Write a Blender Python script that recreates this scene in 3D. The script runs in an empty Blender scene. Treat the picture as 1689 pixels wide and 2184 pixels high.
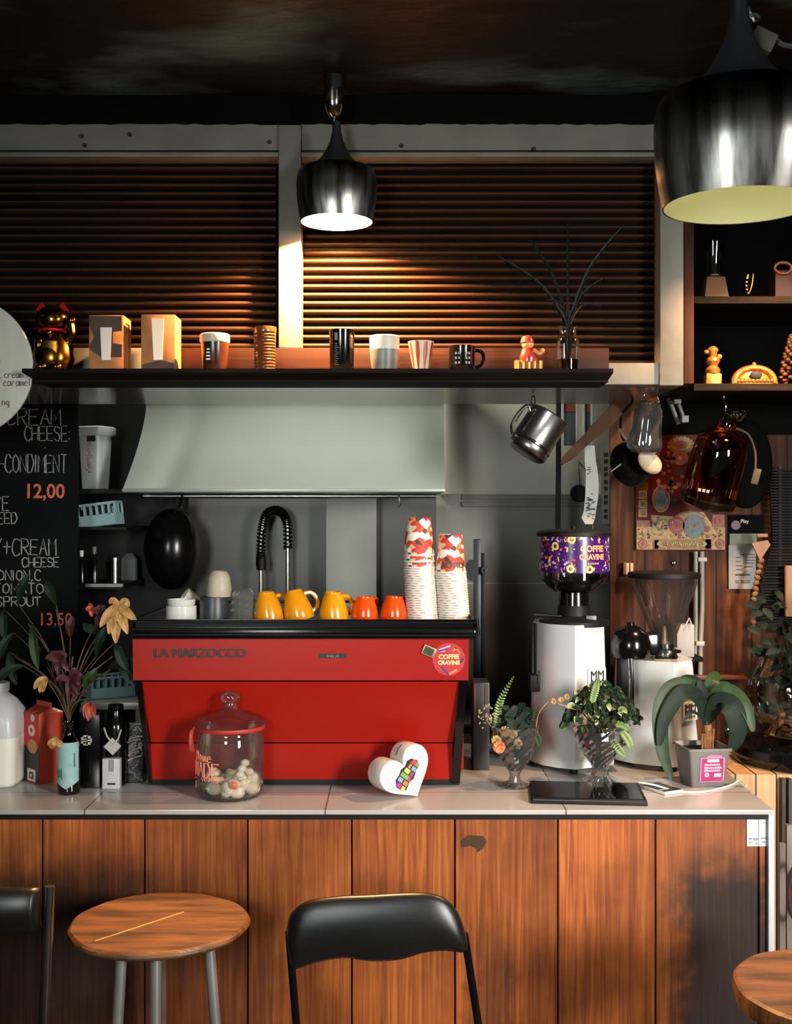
import bpy, bmesh, math, random
from mathutils import Vector as V, Matrix as Mx
from math import pi, sin, cos, radians as R
random.seed(4)
SC = bpy.context.scene
# ---------------------------------------------------------------- camera, world, lights, exposure
F, CX, CY, CZ = 2500.0, 844.5, 1092.0, 1.75        # focal length in pixels of the 1689 x 2184 frame, eye height in metres
def wx(px, y): return (px - CX) / F * y
def wz(py, y): return CZ - (py - CY) / F * y
def P(px, py, y): return V((wx(px, y), y, wz(py, y)))
def S(px, y): return px / F * y
cd = bpy.data.cameras.new('camera'); cam = bpy.data.objects.new('camera', cd); SC.collection.objects.link(cam)
cam.location = (0, 0, CZ); cam.rotation_euler = (R(90), 0, 0)
cd.sensor_fit = 'VERTICAL'; cd.sensor_height = 36; cd.lens = 36 * F / 2184; cd.clip_start = .05
SC.camera = cam
SC.view_settings.view_transform = 'Standard'; SC.view_settings.look = 'None'
SC.view_settings.exposure = 0.0; SC.view_settings.gamma = 1; SC.view_settings.use_curve_mapping = False
try: SC.cycles.use_denoising = True
except Exception: pass
SC.cycles.max_bounces = 8; SC.cycles.transparent_max_bounces = 24; SC.cycles.caustics_reflective = False; SC.cycles.caustics_refractive = False
SC.cycles.sample_clamp_indirect = 4
w = bpy.data.worlds.new('street_daylight'); SC.world = w; w.use_nodes = True
w.node_tree.nodes['Background'].inputs[0].default_value = (.78, .92, 1, 1)
w.node_tree.nodes['Background'].inputs[1].default_value = .055
def area(name, loc, to, sx, sy, power, col, spread=180):
    l = bpy.data.lights.new(name, 'AREA'); l.shape = 'RECTANGLE'; l.size = sx; l.size_y = sy; l.energy = power; l.color = col; l.spread = R(spread)
    o = bpy.data.objects.new(name, l); SC.collection.objects.link(o); o.location = loc
    o.rotation_euler = (V(to) - V(loc)).to_track_quat('-Z', 'Y').to_euler(); return o
area('window_daylight', (2.5, -.5, 1.9), (.60, 3.0, 1.0), .5, 1.4, 32, (1, .95, .9), 52)
area('doorway_daylight', (-.9, -.7, 2.0), (.15, 4.2, 1.5), .5, .8, 10, (.94, 1, .96), 70)
area('kitchen_tube_light', (-.35, 3.835, 2.72), (.25, 4.6, 1.5), 1.2, .06, 36, (1, .96, .84), 150)
# ---------------------------------------------------------------- helpers
def C(h):
    h = h.lstrip('#'); o = []
    for i in (0, 2, 4):
        c = int(h[i:i+2], 16) / 255; o.append(c / 12.92 if c <= .04045 else ((c + .055) / 1.055) ** 2.4)
    return (*o, 1)
MT = {}
def nd(t, ty, **k):
    n = t.nodes.new(ty)
    for a, b in k.items(): setattr(n, a, b)
    return n
def mat(name, c1, c2=None, rough=.5, metal=0, scale=12, det=4, bump=0, bs=None, st=(1, 1, 1), coat=0, spec=.5, emit=None, es=0, lo=.35, hi=.7):
    if name in MT: return MT[name]
    m = bpy.data.materials.new(name); m.use_nodes = True; t = m.node_tree; b = t.nodes['Principled BSDF']; L = t.links.new
    if c2 is None:
        a = C(c1); c2 = tuple(min(1, x * .8) for x in a[:3]) + (1,)
    else: c2 = C(c2)
    tc = nd(t, 'ShaderNodeTexCoord'); mp = nd(t, 'ShaderNodeMapping'); mp.inputs['Scale'].default_value = st; L(tc.outputs['Object'], mp.inputs[0])
    no = nd(t, 'ShaderNodeTexNoise'); no.inputs['Scale'].default_value = scale; no.inputs['Detail'].default_value = det; L(mp.outputs[0], no.inputs[0])
    cr = nd(t, 'ShaderNodeValToRGB'); cr.color_ramp.elements[0].color = C(c1); cr.color_ramp.elements[1].color = c2
    cr.color_ramp.elements[0].position = lo; cr.color_ramp.elements[1].position = hi
    L(no.outputs[0], cr.inputs[0]); L(cr.outputs[0], b.inputs['Base Color'])
    b.inputs['Roughness'].default_value = rough; b.inputs['Metallic'].default_value = metal; b.inputs['Coat Weight'].default_value = coat
    b.inputs['Coat Roughness'].default_value = .08; b.inputs['Specular IOR Level'].default_value = spec
    if bump:
        n2 = nd(t, 'ShaderNodeTexNoise'); n2.inputs['Scale'].default_value = bs or scale * 3; n2.inputs['Detail'].default_value = 5; L(mp.outputs[0], n2.inputs[0])
        bp = nd(t, 'ShaderNodeBump'); bp.inputs['Strength'].default_value = bump; bp.inputs['Distance'].default_value = .01
        L(n2.outputs[0], bp.inputs['Height']); L(bp.outputs[0], b.inputs['Normal'])
    if emit: b.inputs['Emission Color'].default_value = C(emit); b.inputs['Emission Strength'].default_value = es
    MT[name] = m; return m
def glass(name, tint='#ffffff', gloss=.1, rough=.03, base=.06, haze=0):
    if name in MT: return MT[name]
    m = bpy.data.materials.new(name); m.use_nodes = True; t = m.node_tree; t.nodes.clear(); L = t.links.new
    out = nd(t, 'ShaderNodeOutputMaterial'); tr = nd(t, 'ShaderNodeBsdfTransparent'); gl = nd(t, 'ShaderNodeBsdfGlossy'); mx = nd(t, 'ShaderNodeMixShader')
    no = nd(t, 'ShaderNodeTexNoise'); no.inputs['Scale'].default_value = 6; cr = nd(t, 'ShaderNodeValToRGB'); c = C(tint)
    cr.color_ramp.elements[0].color = tuple(x * .92 for x in c[:3]) + (1,); cr.color_ramp.elements[1].color = c
    L(no.outputs[0], cr.inputs[0]); L(cr.outputs[0], tr.inputs[0])
    gl.inputs['Roughness'].default_value = rough; lw = nd(t, 'ShaderNodeLayerWeight'); lw.inputs[0].default_value = .35
    ma = nd(t, 'ShaderNodeMath', operation='MULTIPLY_ADD'); ma.inputs[1].default_value = .6; ma.inputs[2].default_value = base
    L(lw.outputs['Fresnel'], ma.inputs[0]); L(ma.outputs[0], mx.inputs[0]); L(tr.outputs[0], mx.inputs[1]); L(gl.outputs[0], mx.inputs[2]); last = mx.outputs[0]
    if haze:
        df = nd(t, 'ShaderNodeBsdfDiffuse'); df.inputs[0].default_value = (.85, .86, .85, 1); tl = nd(t, 'ShaderNodeBsdfTranslucent'); tl.inputs[0].default_value = (.85, .86, .85, 1); a1 = nd(t, 'ShaderNodeMixShader'); a1.inputs[0].default_value = .5; a2 = nd(t, 'ShaderNodeMixShader'); a2.inputs[0].default_value = haze
        L(df.outputs[0], a1.inputs[1]); L(tl.outputs[0], a1.inputs[2]); L(last, a2.inputs[1]); L(a1.outputs[0], a2.inputs[2]); last = a2.outputs[0]
    L(last, out.inputs[0])
    MT[name] = m; return m
def wood(name, c1, c2, c3, rough=.5, grain=(38, 38, 1.6), isl=.5, plank=0, dark=None, coat=0, gap=.03, spec=.5):
    """long-grained timber; grain runs along the axis with the small scale; plank > 0 adds vertical board joints"""
    if name in MT: return MT[name]
    m = bpy.data.materials.new(name); m.use_nodes = True; t = m.node_tree; b = t.nodes['Principled BSDF']; L = t.links.new
    tc = nd(t, 'ShaderNodeTexCoord'); ge = nd(t, 'ShaderNodeNewGeometry'); mp = nd(t, 'ShaderNodeMapping'); mp.inputs['Scale'].default_value = grain
    ad = nd(t, 'ShaderNodeVectorMath', operation='ADD'); sc = nd(t, 'ShaderNodeVectorMath', operation='SCALE'); cx = nd(t, 'ShaderNodeCombineXYZ')
    for i in range(3): L(ge.outputs['Random Per Island'], cx.inputs[i])
    sc.inputs[3].default_value = 9; L(cx.outputs[0], sc.inputs[0]); L(tc.outputs['Object'], ad.inputs[0]); L(sc.outputs[0], ad.inputs[1]); L(ad.outputs[0], mp.inputs[0])
    n1 = nd(t, 'ShaderNodeTexNoise'); n1.inputs['Scale'].default_value = 1; n1.inputs['Detail'].default_value = 6; n1.inputs['Distortion'].default_value = 1.2; L(mp.outputs[0], n1.inputs[0])
    r1 = nd(t, 'ShaderNodeValToRGB'); e = r1.color_ramp.elements; e[0].color = C(c1); e[0].position = .3; e[1].color = C(c3); e[1].position = .72
    k = e.new(.5); k.color = C(c2); L(n1.outputs[0], r1.inputs[0])
    n2 = nd(t, 'ShaderNodeTexNoise'); n2.inputs['Scale'].default_value = 4; n2.inputs['Detail'].default_value = 5; L(ad.outputs[0], n2.inputs[0])
    r2 = nd(t, 'ShaderNodeValToRGB'); r2.color_ramp.elements[0].position = .36; r2.color_ramp.elements[1].position = .6
    r2.color_ramp.elements[0].color = (.35, .3, .28, 1); r2.color_ramp.elements[1].color = (1, 1, 1, 1); L(n2.outputs[0], r2.inputs[0])
    mu = nd(t, 'ShaderNodeMix', data_type='RGBA', blend_type='MULTIPLY'); mu.inputs[0].default_value = isl; L(r1.outputs[0], mu.inputs[6]); L(r2.outputs[0], mu.inputs[7]); last = mu.outputs[2]
    hs = nd(t, 'ShaderNodeHueSaturation'); mr = nd(t, 'ShaderNodeMapRange'); mr.inputs[3].default_value = .78; mr.inputs[4].default_value = 1.28; L(ge.outputs['Random Per Island'], mr.inputs[0])
    L(mr.outputs[0], hs.inputs['Value']); L(last, hs.inputs['Color']); last = hs.outputs[0]
    if plank:
        sx = nd(t, 'ShaderNodeSeparateXYZ'); L(tc.outputs['Object'], sx.inputs[0]); mo = nd(t, 'ShaderNodeMath', operation='PINGPONG'); mo.inputs[1].default_value = plank / 2; L(sx.outputs[0], mo.inputs[0])
        lt = nd(t, 'ShaderNodeMath', operation='LESS_THAN'); lt.inputs[1].default_value = plank * gap; L(mo.outputs[0], lt.inputs[0])
        m2 = nd(t, 'ShaderNodeMix', data_type='RGBA'); m2.inputs[7].default_value = (.006, .004, .003, 1); L(lt.outputs[0], m2.inputs[0]); L(last, m2.inputs[6]); last = m2.outputs[2]
    if dark: last = dark(t, tc, last)
    L(last, b.inputs['Base Color']); b.inputs['Roughness'].default_value = rough; b.inputs['Coat Weight'].default_value = coat; b.inputs['Specular IOR Level'].default_value = spec
    bp = nd(t, 'ShaderNodeBump'); bp.inputs['Strength'].default_value = .25; bp.inputs['Distance'].default_value = .004; L(n1.outputs[0], bp.inputs['Height']); L(bp.outputs[0], b.inputs['Normal'])
    MT[name] = m; return m
def lerp(pts, u):
    """piecewise linear lookup through pts [(u, v)...]"""
    if u <= pts[0][0]: return pts[0][1]
    for a, b in zip(pts, pts[1:]):
        if u <= b[0]: return a[1] + (b[1] - a[1]) * (u - a[0]) / (b[0] - a[0])
    return pts[-1][1]
def smooth_path(pts, n=6):
    pts = [V(p) for p in pts]; o = []
    for i in range(len(pts) - 1):
        p0, p1, p2, p3 = pts[max(i-1, 0)], pts[i], pts[i+1], pts[min(i+2, len(pts)-1)]
        for k in range(n):
            t = k / n; o.append(.5 * ((2*p1) + (p2-p0)*t + (2*p0-5*p1+4*p2-p3)*t*t + (3*p1-p0-3*p2+p3)*t**3))
    return o + [pts[-1]]
class G:
    def __init__(s): s.v = []; s.f = []; s.m = []; s.k = 0; s.nr = 0; s.M = Mx()
    def mi(s, k): s.k = k; return s
    def at(s, loc=(0, 0, 0), rx=0, ry=0, rz=0, sc=1):
        s.M = Mx.Translation(loc) @ Mx.Rotation(rz, 4, 'Z') @ Mx.Rotation(ry, 4, 'Y') @ Mx.Rotation(rx, 4, 'X') @ Mx.Scale(sc, 4); return s
    def add(s, vs, fs):
        o = len(s.v); s.v += [s.M @ V(p) for p in vs]; s.f += [[i + o for i in f] for f in fs]; s.m += [s.k] * len(fs); return s
    def box(s, x0, x1, y0, y1, z0, z1, b=0, seg=2):
        bm = bmesh.new(); bmesh.ops.create_cube(bm, size=1)
        for q in bm.verts: q.co = V(((x0+x1)/2 + q.co.x*(x1-x0), (y0+y1)/2 + q.co.y*(y1-y0), (z0+z1)/2 + q.co.z*(z1-z0)))
        if b: bmesh.ops.bevel(bm, geom=bm.edges[:], offset=b, segments=seg, affect='EDGES', profile=.6)
        bm.verts.index_update(); s.add([q.co.copy() for q in bm.verts], [[q.index for q in f.verts] for f in bm.faces]); bm.free(); return s
    def lathe(s, prof, c=(0, 0, 0), n=32, sx=1, sy=1, ph=0, wob=None):
        vs = []; rings = []
        for i, (r, z) in enumerate(prof):
            if r == 0: rings.append([len(vs)]); vs.append((c[0], c[1], c[2] + z))
            else:
                rings.append(list(range(len(vs), len(vs) + n)))
                for k in range(n):
                    a = 2*pi*k/n + ph; q = r * (wob(i, k) if wob else 1); vs.append((c[0] + q*cos(a)*sx, c[1] + q*sin(a)*sy, c[2] + z))
        fs = []
        for a, b in zip(rings, rings[1:]):
            if len(a) == 1 and len(b) == 1: continue
            for k in range(n):
                j = (k+1) % n
                if len(a) == 1: fs.append([a[0], b[j], b[k]])
                elif len(b) == 1: fs.append([a[k], a[j], b[0]])
                else: fs.append([a[k], a[j], b[j], b[k]])
        return s.add(vs, fs)
    def cyl(s, c, r, z0, z1, n=24, b=0): return s.lathe([(0, z0), (r-b, z0), (r, z0+b), (r, z1-b), (r-b, z1), (0, z1)] if b else [(0, z0), (r, z0), (r, z1), (0, z1)], c, n)
    def ell(s, c, r, nu=20, nv=12):
        return s.lathe([(0, -r[2])] + [(cos(-pi/2 + pi*i/nv), r[2]*sin(-pi/2 + pi*i/nv)) for i in range(1, nv)] + [(0, r[2])], c, nu, r[0], r[1])
    def tube(s, pts, r, n=8, closed=False, flat=1):
        pts = [V(p) for p in pts]; N = len(pts); rr = r if isinstance(r, (list, tuple)) else [r]*N; vs = []; fs = []; up = None
        for i, p in enumerate(pts):
            if closed: t = pts[(i+1) % N] - pts[i-1]
            else: t = pts[min(i+1, N-1)] - pts[max(i-1, 0)]
            if t.length < 1e-9: t = V((0, 0, 1))
            t.normalize()
            if up is None: up = t.orthogonal().normalized() if abs(t.y) > .95 else (V((0, 1, 0)) - t*t.y).normalized()
            else:
                up = up - t*up.dot(t); up = up.normalized() if up.length > 1e-6 else t.orthogonal().normalized()
            sd = t.cross(up)
            for k in range(n):
                a = 2*pi*k/n + pi/n; vs.append(p + up*cos(a)*rr[i]*flat + sd*sin(a)*rr[i])
        for i in range(N if closed else N-1):
            j = (i+1) % N
            for k in range(n): q = (k+1) % n; fs.append([i*n+k, i*n+q, j*n+q, j*n+k])
        if not closed: fs += [list(range(n))[::-1], list(range((N-1)*n, N*n))]
        return s.add(vs, fs)
    def prism(s, poly, y0, y1):
        """outline in x,z extruded from y0 to y1"""
        n = len(poly); vs = [(x, y0, z) for x, z in poly] + [(x, y1, z) for x, z in poly]
        return s.add(vs, [list(range(n)), list(range(n, 2*n))[::-1]] + [[i, i+n, (i+1) % n + n, (i+1) % n] for i in range(n)])
    def slab(s, poly, z0, z1):
        n = len(poly); vs = [(x, y, z0) for x, y in poly] + [(x, y, z1) for x, y in poly]
        return s.add(vs, [list(range(n))[::-1], list(range(n, 2*n))] + [[i, (i+1) % n, (i+1) % n + n, i+n] for i in range(n)])
    def loft(s, rings, caps=True):
        n = len(rings[0]); vs = [p for r in rings for p in r]; fs = []
        for i in range(len(rings)-1):
            for k in range(n): j = (k+1) % n; fs.append([i*n+k, i*n+j, (i+1)*n+j, (i+1)*n+k])
        if caps: fs += [list(range(n))[::-1], list(range((len(rings)-1)*n, len(rings)*n))]
        return s.add(vs, fs)
    def sheet(s, fn, nu, nv, thick=0):
        a = [V(fn(i/nu, j/nv)) for j in range(nv+1) for i in range(nu+1)]; W = nu+1; fs = []
        for j in range(nv):
            for i in range(nu): fs.append([j*W+i, j*W+i+1, (j+1)*W+i+1, (j+1)*W+i])
        if thick:
            n = []
            for j in range(nv+1):
                for i in range(nu+1):
                    du = a[j*W+min(i+1, nu)] - a[j*W+max(i-1, 0)]; dv = a[min(j+1, nv)*W+i] - a[max(j-1, 0)*W+i]; q = du.cross(dv)
                    n.append(q.normalized() if q.length > 1e-12 else V((0, 1, 0)))
            N = len(a); b = [p + q*thick for p, q in zip(a, n)]; fs2 = [[k+N for k in f][::-1] for f in fs]
            edge = [j*W for j in range(nv+1)][::-1] + list(range(1, W)) + [j*W+nu for j in range(1, nv+1)] + [nv*W+i for i in range(nu-1, 0, -1)]
            # boundary loop: left side up->down, bottom, right, top
            loop = [i for i in range(W)] + [j*W+nu for j in range(1, nv+1)] + [nv*W+i for i in range(nu-1, -1, -1)] + [j*W for j in range(nv-1, 0, -1)]
            fs = fs + fs2 + [[loop[(q+1) % len(loop)], loop[q], loop[q]+N, loop[(q+1) % len(loop)]+N] for q in range(len(loop))]; a = a + b
        return s.add(a, fs)
    def leaf(s, path, w, fold=.25, prof=None, n=8, side=None):
        """a leaf blade along path; w = half width at its widest"""
        p = smooth_path(path, n); N = len(p); vs = []; fs = []
        for i, q in enumerate(p):
            u = i/(N-1); t = (p[min(i+1, N-1)] - p[max(i-1, 0)]).normalized(); sd = V(side) if side else t.cross(V((0, -1, .2)))
            sd = sd - t*sd.dot(t)
            sd = sd.normalized() if sd.length > 1e-5 else t.orthogonal().normalized(); nn = sd.cross(t); hw = w * (prof(u) if prof else sin(pi*min(1, u*.94+.05))**.8) + 1e-4
            vs += [q + sd*hw + nn*hw*fold, q, q - sd*hw + nn*hw*fold]
        for i in range(N-1):
            a = i*3; fs += [[a, a+1, a+4, a+3], [a+1, a+2, a+5, a+4]]
        return s.add(vs, fs)
    def text(s, st, size, depth=.001, bold=0, ax='CENTER', shear=0, sx=1):
        cu = bpy.data.curves.new('t', 'FONT'); cu.body = st; cu.size = size; cu.extrude = depth/2; cu.offset = bold; cu.align_x = ax; cu.align_y = 'CENTER'; cu.shear = shear; cu.resolution_u = 3; cu.space_line = .8; s.nr = 1
        o = bpy.data.objects.new('t', cu); SC.collection.objects.link(o); bpy.context.view_layer.update()
        me = bpy.data.meshes.new_from_object(o.evaluated_get(bpy.context.evaluated_depsgraph_get()))
        s.add([(v.co.x*sx, -v.co.z, v.co.y) for v in me.vertices], [list(p.vertices) for p in me.polygons])
        bpy.data.objects.remove(o); bpy.data.curves.remove(cu); bpy.data.meshes.remove(me); return s
    def bend(s, i0, c, r):
        """wrap vertices from index i0 on around a vertical cylinder (centre c, radius r); before: x = arc length, y = height over the surface"""
        for i in range(i0, len(s.v)):
            p = s.v[i]; a = p.x / r - pi/2; q = r - p.y; s.v[i] = V((c[0] + q*cos(a), c[1] + q*sin(a), c[2] + p.z))
        return s
    def write(s, st, x, y, z, h, w=.55, r=.0015, gap=.28, jit=.04):
        for ch in st:
            if ch == ' ': x += h*w*.7; continue
            d = SF.get(ch)
            if not d: continue
            for k in d.split('|'):
                pts = []
                for q in k.split(' '):
                    a, b = q.split(','); pts.append((x + (float(a) + random.uniform(-jit, jit))*h*w, y, z + (float(b) + random.uniform(-jit, jit))*h))
                if len(pts) == 1: pts.append((pts[0][0] + r, y, pts[0][2] + r))
                s.tube(pts, r, 4)
            x += h*w*(.35 if ch in '.,I1:' else 1) + h*w*gap
        return x
    def ob(s, name, mats, parent=None, ang=.6, smooth=True, world=True):
        me = bpy.data.meshes.new(name); vs = s.v
        if parent is not None and world:
            r = parent
            while r.parent: r = r.parent
            vs = [p - V(ORG[r.name]) for p in vs]
        me.from_pydata([tuple(p) for p in vs], [], s.f); me.update()
        for m in (mats if isinstance(mats, (list, tuple)) else [mats]): me.materials.append(m)
        for p, k in zip(me.polygons, s.m): p.material_index = k
        bm = bmesh.new(); bm.from_mesh(me); (None if s.nr else bmesh.ops.recalc_face_normals(bm, faces=bm.faces[:])); bm.to_mesh(me); bm.free()
        if smooth:
            for p in me.polygons: p.use_smooth = True
            me.set_sharp_from_angle(angle=ang)
        o = bpy.data.objects.new(name, me); SC.collection.objects.link(o)
        if parent is not None: o.parent = parent
        return o
ORG = {}
def T(name, label, cat, loc, group=None):
    o = bpy.data.objects.new(name, None); SC.collection.objects.link(o); o.location = loc; o.empty_display_size = .05; ORG[o.name] = tuple(loc)
    o['label'] = label; o['category'] = cat
    if group: o['group'] = group
    return o
def tag(o, label, cat, group=None, org=None):
    o['label'] = label; o['category'] = cat
    if group: o['group'] = group
    if org is not None:                    # put the origin of a one-mesh thing at its base
        o.data.transform(Mx.Translation(-V(org))); o.location = org
    return o
def struct(g, name, m, **k): o = g.ob(name, m, **k); o['kind'] = 'structure'; return o
def dup(r, loc, label=None, rz=None, group=None):
    c = r.copy(); SC.collection.objects.link(c); c.location = loc
    if rz is not None: c.rotation_euler.z = rz
    if label: c['label'] = label
    if group: c['group'] = group
    def kids(a, b):
        for ch in list(a.children):
            d = ch.copy(); SC.collection.objects.link(d); d.parent = b; kids(ch, d)
    kids(r, c); return c
SF = {'A': '0,0 .5,1 1,0|.2,.4 .8,.4', 'B': '0,0 0,1 .7,1 .9,.75 .6,.52 0,.5|.6,.52 1,.25 .7,0 0,0', 'C': '1,.85 .7,1 .3,1 0,.7 0,.3 .3,0 .7,0 1,.15', 'D': '0,0 0,1 .6,1 1,.6 1,.4 .6,0 0,0',
 'E': '1,1 0,1 0,0 1,0|0,.5 .8,.5', 'H': '0,0 0,1|1,0 1,1|0,.5 1,.5', 'I': '.1,0 .1,1', 'K': '0,0 0,1|1,1 0,.45 1,0', 'L': '0,1 0,0 .9,0', 'M': '0,0 0,1 .5,.4 1,1 1,0', 'N': '0,0 0,1 1,0 1,1',
 'O': '.5,1 .1,.8 0,.5 .1,.2 .5,0 .9,.2 1,.5 .9,.8 .5,1', 'P': '0,0 0,1 .8,1 1,.75 .8,.5 0,.5', 'R': '0,0 0,1 .8,1 1,.75 .8,.5 0,.5|.4,.5 1,0', 'S': '1,.85 .6,1 .2,.95 0,.75 .3,.55 .8,.45 1,.2 .7,0 .3,0 0,.15',
 'T': '0,1 1,1|.5,1 .5,0', 'U': '0,1 0,.2 .3,0 .7,0 1,.2 1,1', 'Y': '0,1 .5,.5 1,1|.5,.5 .5,0', '+': '0,.5 1,.5|.5,.1 .5,.9', '-': '0,.5 1,.5', ',': '.2,.1 0,-.2', '.': '.1,.02 .15,.04', ':': '.1,.1 .14,.14|.1,.6 .14,.64',
 'a': '.9,.6 .4,.65 0,.35 .3,0 .9,.2|.9,.65 .9,0', 'c': '.9,.55 .5,.65 .1,.4 .3,.02 .9,.1', 'e': '0,.35 .9,.38 .6,.65 .1,.5 .1,.1 .5,0 .9,.1', 'l': '.2,1 .2,0', 'm': '0,0 0,.6 .4,.6 .45,0|.45,.5 .8,.6 .95,0', 'n': '0,0 0,.6|0,.5 .5,.65 .85,.5 .85,0',
 'r': '.1,0 .1,.6|.1,.45 .4,.65 .8,.6', 'i': '.3,0 .3,.6|.3,.85 .32,.9', 'g': '.9,.6 .3,.6 .1,.3 .5,.05 .9,.2|.9,.6 .9,-.3 .3,-.35', 's': '.9,.55 .4,.65 .2,.45 .8,.25 .6,0 .1,.05', 'y': '0,.6 .4,.1|.9,.6 .2,-.35', 'o': '.5,.65 .1,.35 .5,0 .9,.35 .5,.65', 't': '.4,1 .4,0 .8,.05|0,.65 .9,.65', 'u': '0,.6 .1,.1 .6,0 .85,.6|.85,.6 .9,0', 'h': '0,1 0,0|0,.4 .5,.6 .85,.4 .85,0'}
# ---------------------------------------------------------------- shared materials
mBlackWall = mat('black_plaster', '#070707', '#0a0a0a', rough=.8, scale=3, bump=.3, bs=14, spec=.05)
mCeil = mat('black_worn_plaster', '#0a0c0d', '#4f727c', rough=.5, scale=2.1, det=10, bump=.8, bs=9, st=(1, 1.6, 1), lo=.52, hi=.74, spec=.3)
mPaint = mat('old_white_paint', '#75746a', '#67665d', rough=.5, scale=7, bump=.12, bs=30, spec=.3)
mSill = mat('glossy_cream_sill', '#7d766a', '#8b8478', rough=.16, scale=4, bump=.04, bs=10)
mShut = mat('dark_bronze_shutter', '#38210f', '#29170b', rough=.5, metal=.0, scale=5, st=(.4, 1, 4), spec=.2)
mBackBlack = mat('black_backing', '#070707', '#0a0a0a', rough=.8, spec=.05)
mGrayWall = mat('pale_grey_wall_paint', '#b5b3a5', '#a8a698', rough=.5, scale=3, bump=.05)
mTileWall = mat('grey_tile_wall', '#77766a', '#6a695e', rough=.35, scale=3)
mShadedTile = mat('shaded_grey_splashback', '#3c3c37', '#33332f', rough=.4, scale=3)  # darker grey carries the shade under the hood
mPillar = mat('grey_pillar_paint', '#85887f', '#787b73', rough=.55, scale=5)
mFloor = mat('worn_concrete', '#3b3733', '#2b2825', rough=.6, scale=3, bump=.1)
mSide = mat('dim_brown_wall', '#3a332d', '#2b2622', rough=.7, scale=3)
mBlack = mat('matt_black', '#0b0b0c', '#080809', rough=.55, scale=10, spec=.25)
mGloss = mat('gloss_black', '#070707', '#0a0a0b', rough=.16, scale=10)
mChrome = mat('chrome', '#cfcfcb', '#bdbdb8', rough=.14, metal=1, scale=6)
mSteel = mat('brushed_steel', '#a3a19b', '#8b8983', rough=.3, metal=1, scale=3, st=(1, 1, 60))
mWhite = mat('white_plastic', '#e3e2dd', '#d8d7d1', rough=.35, scale=5)
mPaper = mat('white_paper', '#d9d8d3', '#cfcdc6', rough=.7, scale=8)
mCeramic = mat('white_ceramic', '#dcdad2', '#d2d0c8', rough=.22, scale=5, coat=.3)
mInk = mat('dark_ink', '#1c1a1a', '#272424', rough=.7)
mGold = mat('gold_leaf', '#8f6722', '#5f3e12', rough=.2, metal=1, scale=30)
mRed = mat('red_enamel', '#b5140c', '#aa120b', rough=.28, scale=3, coat=.4)
mGreen = mat('leaf_green', '#263f1a', '#182b12', rough=.5, spec=.3, scale=14)
mDarkGreen = mat('deep_leaf_green', '#16281a', '#0e1b11', rough=.6, spec=.22, scale=14)
mPaleGreen = mat('pale_leaf_green', '#7d9150', '#5c7339', rough=.5, scale=20)
mStem = mat('brown_stem', '#5b4327', '#3f2d1b', rough=.7, scale=20)
mGlass = glass('clear_glass', '#f2f6f4')
mAmber = glass('amber_glass', '#d99a62', base=.07)
mWalnut = wood('dark_walnut_boards', '#26130a', '#482712', '#6e3e1d', rough=.7, grain=(26, 26, 1.4), plank=.115, gap=.025, spec=.2)
mOldWood = wood('dark_shelf_wood', '#0d0a08', '#17110d', '#241912', rough=.7, grain=(1.5, 30, 30), spec=.1)
mTan = wood('tan_crate_wood', '#a87c50', '#c49a6b', '#d3ad80', rough=.6, grain=(30, 30, 2), isl=.25, plank=.06, gap=.04)
mBoardWood = wood('brown_back_board', '#1f0d06', '#33170a', '#43200f', rough=.6, spec=.2, grain=(2, 30, 30))
# ---------------------------------------------------------------- room shell
struct(G().box(-3.2, 3.4, -2.4, 5.0, -.08, 0), 'floor', mFloor)
struct(G().box(-3.2, 3.4, -2.4, 5.0, 2.89, 2.98), 'ceiling', mCeil)
struct(G().box(-3.3, -3.2, -2.4, 5.0, 0, 2.89), 'wall_left', mSide)
struct(G().box(3.4, 3.5, -2.4, 5.0, 0, 2.89), 'wall_right', mSide)
YF = 3.2                                          # front face of the window frame over the bar
struct(G().box(-3.2, .785, 3.275, 3.785, 2.13, 2.89), 'wall_front', mBlackWall)
struct(G().box(-3.2, .785, YF+.005, 3.275, 2.80, 2.89), 'wall_front_top', mBlackWall)
struct(G().box(-3.2, .785, YF+.004, 3.785, 2.0985, 2.13), 'trim_1', mSill)
def px_box(g, x0, x1, y0, y1, Y, d, b=0): return g.box(wx(x0, Y), wx(x1, Y), Y, Y+d, wz(y1, Y), wz(y0, Y), b)
# top beam: lumpy face and a thin lower lip
def rough_beam(x0, x1):
    g = G(); n = 60
    def f(u, v):
        X = wx(x0 + (x1-x0)*u, YF); z = 2.745 + ((.061 + .004*random.random()))*v if v > .5 else 2.738
        return (X, YF - .001*random.random(), z)
    g.sheet(f, n, 1, -.06); px_box(g, x0, x1, 324, 334, YF-.008, .07, .003); return g
struct(rough_beam(-600, 594), 'trim_2', mPaint); struct(rough_beam(642, 1409), 'trim_3', mPaint)
struct(px_box(G(), 594, 642, 266, 742, YF-.012, .075, .003), 'trim_4', mPaint)
struct(px_box(G(), 1408, 1458, 258, 822, YF-.012, .075, .003), 'trim_5', mPaint)
struct(px_box(G(), 642, 1408, 774, 820, YF-.004, .06, .002), 'trim_6', mPaint)
struct(px_box(G(), -600, 594, 742, 820, YF, .06, .002), 'trim_7', mPaint)
for k, (px, py) in enumerate([(277, 287), (181, 310), (575, 303), (856, 311), (1138, 318), (175, 291)]):
    p = P(px, py, YF); o = G().at(p, rx=pi/2).lathe([(0, .009), (.0045, .008), (.006, .002), (.006, -.004)], n=10).at().ob('nail', mInk)
    tag(o, ['dark nail head in the left top beam, second from the bracket end', 'dark nail low on the left top beam', 'nail in the left top beam beside the white post', 'nail in the right top beam just right of the small lamp', 'nail far along the right top beam', 'small dark nail left in the top beam above another nail'][k], 'nail', org=p)
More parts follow.
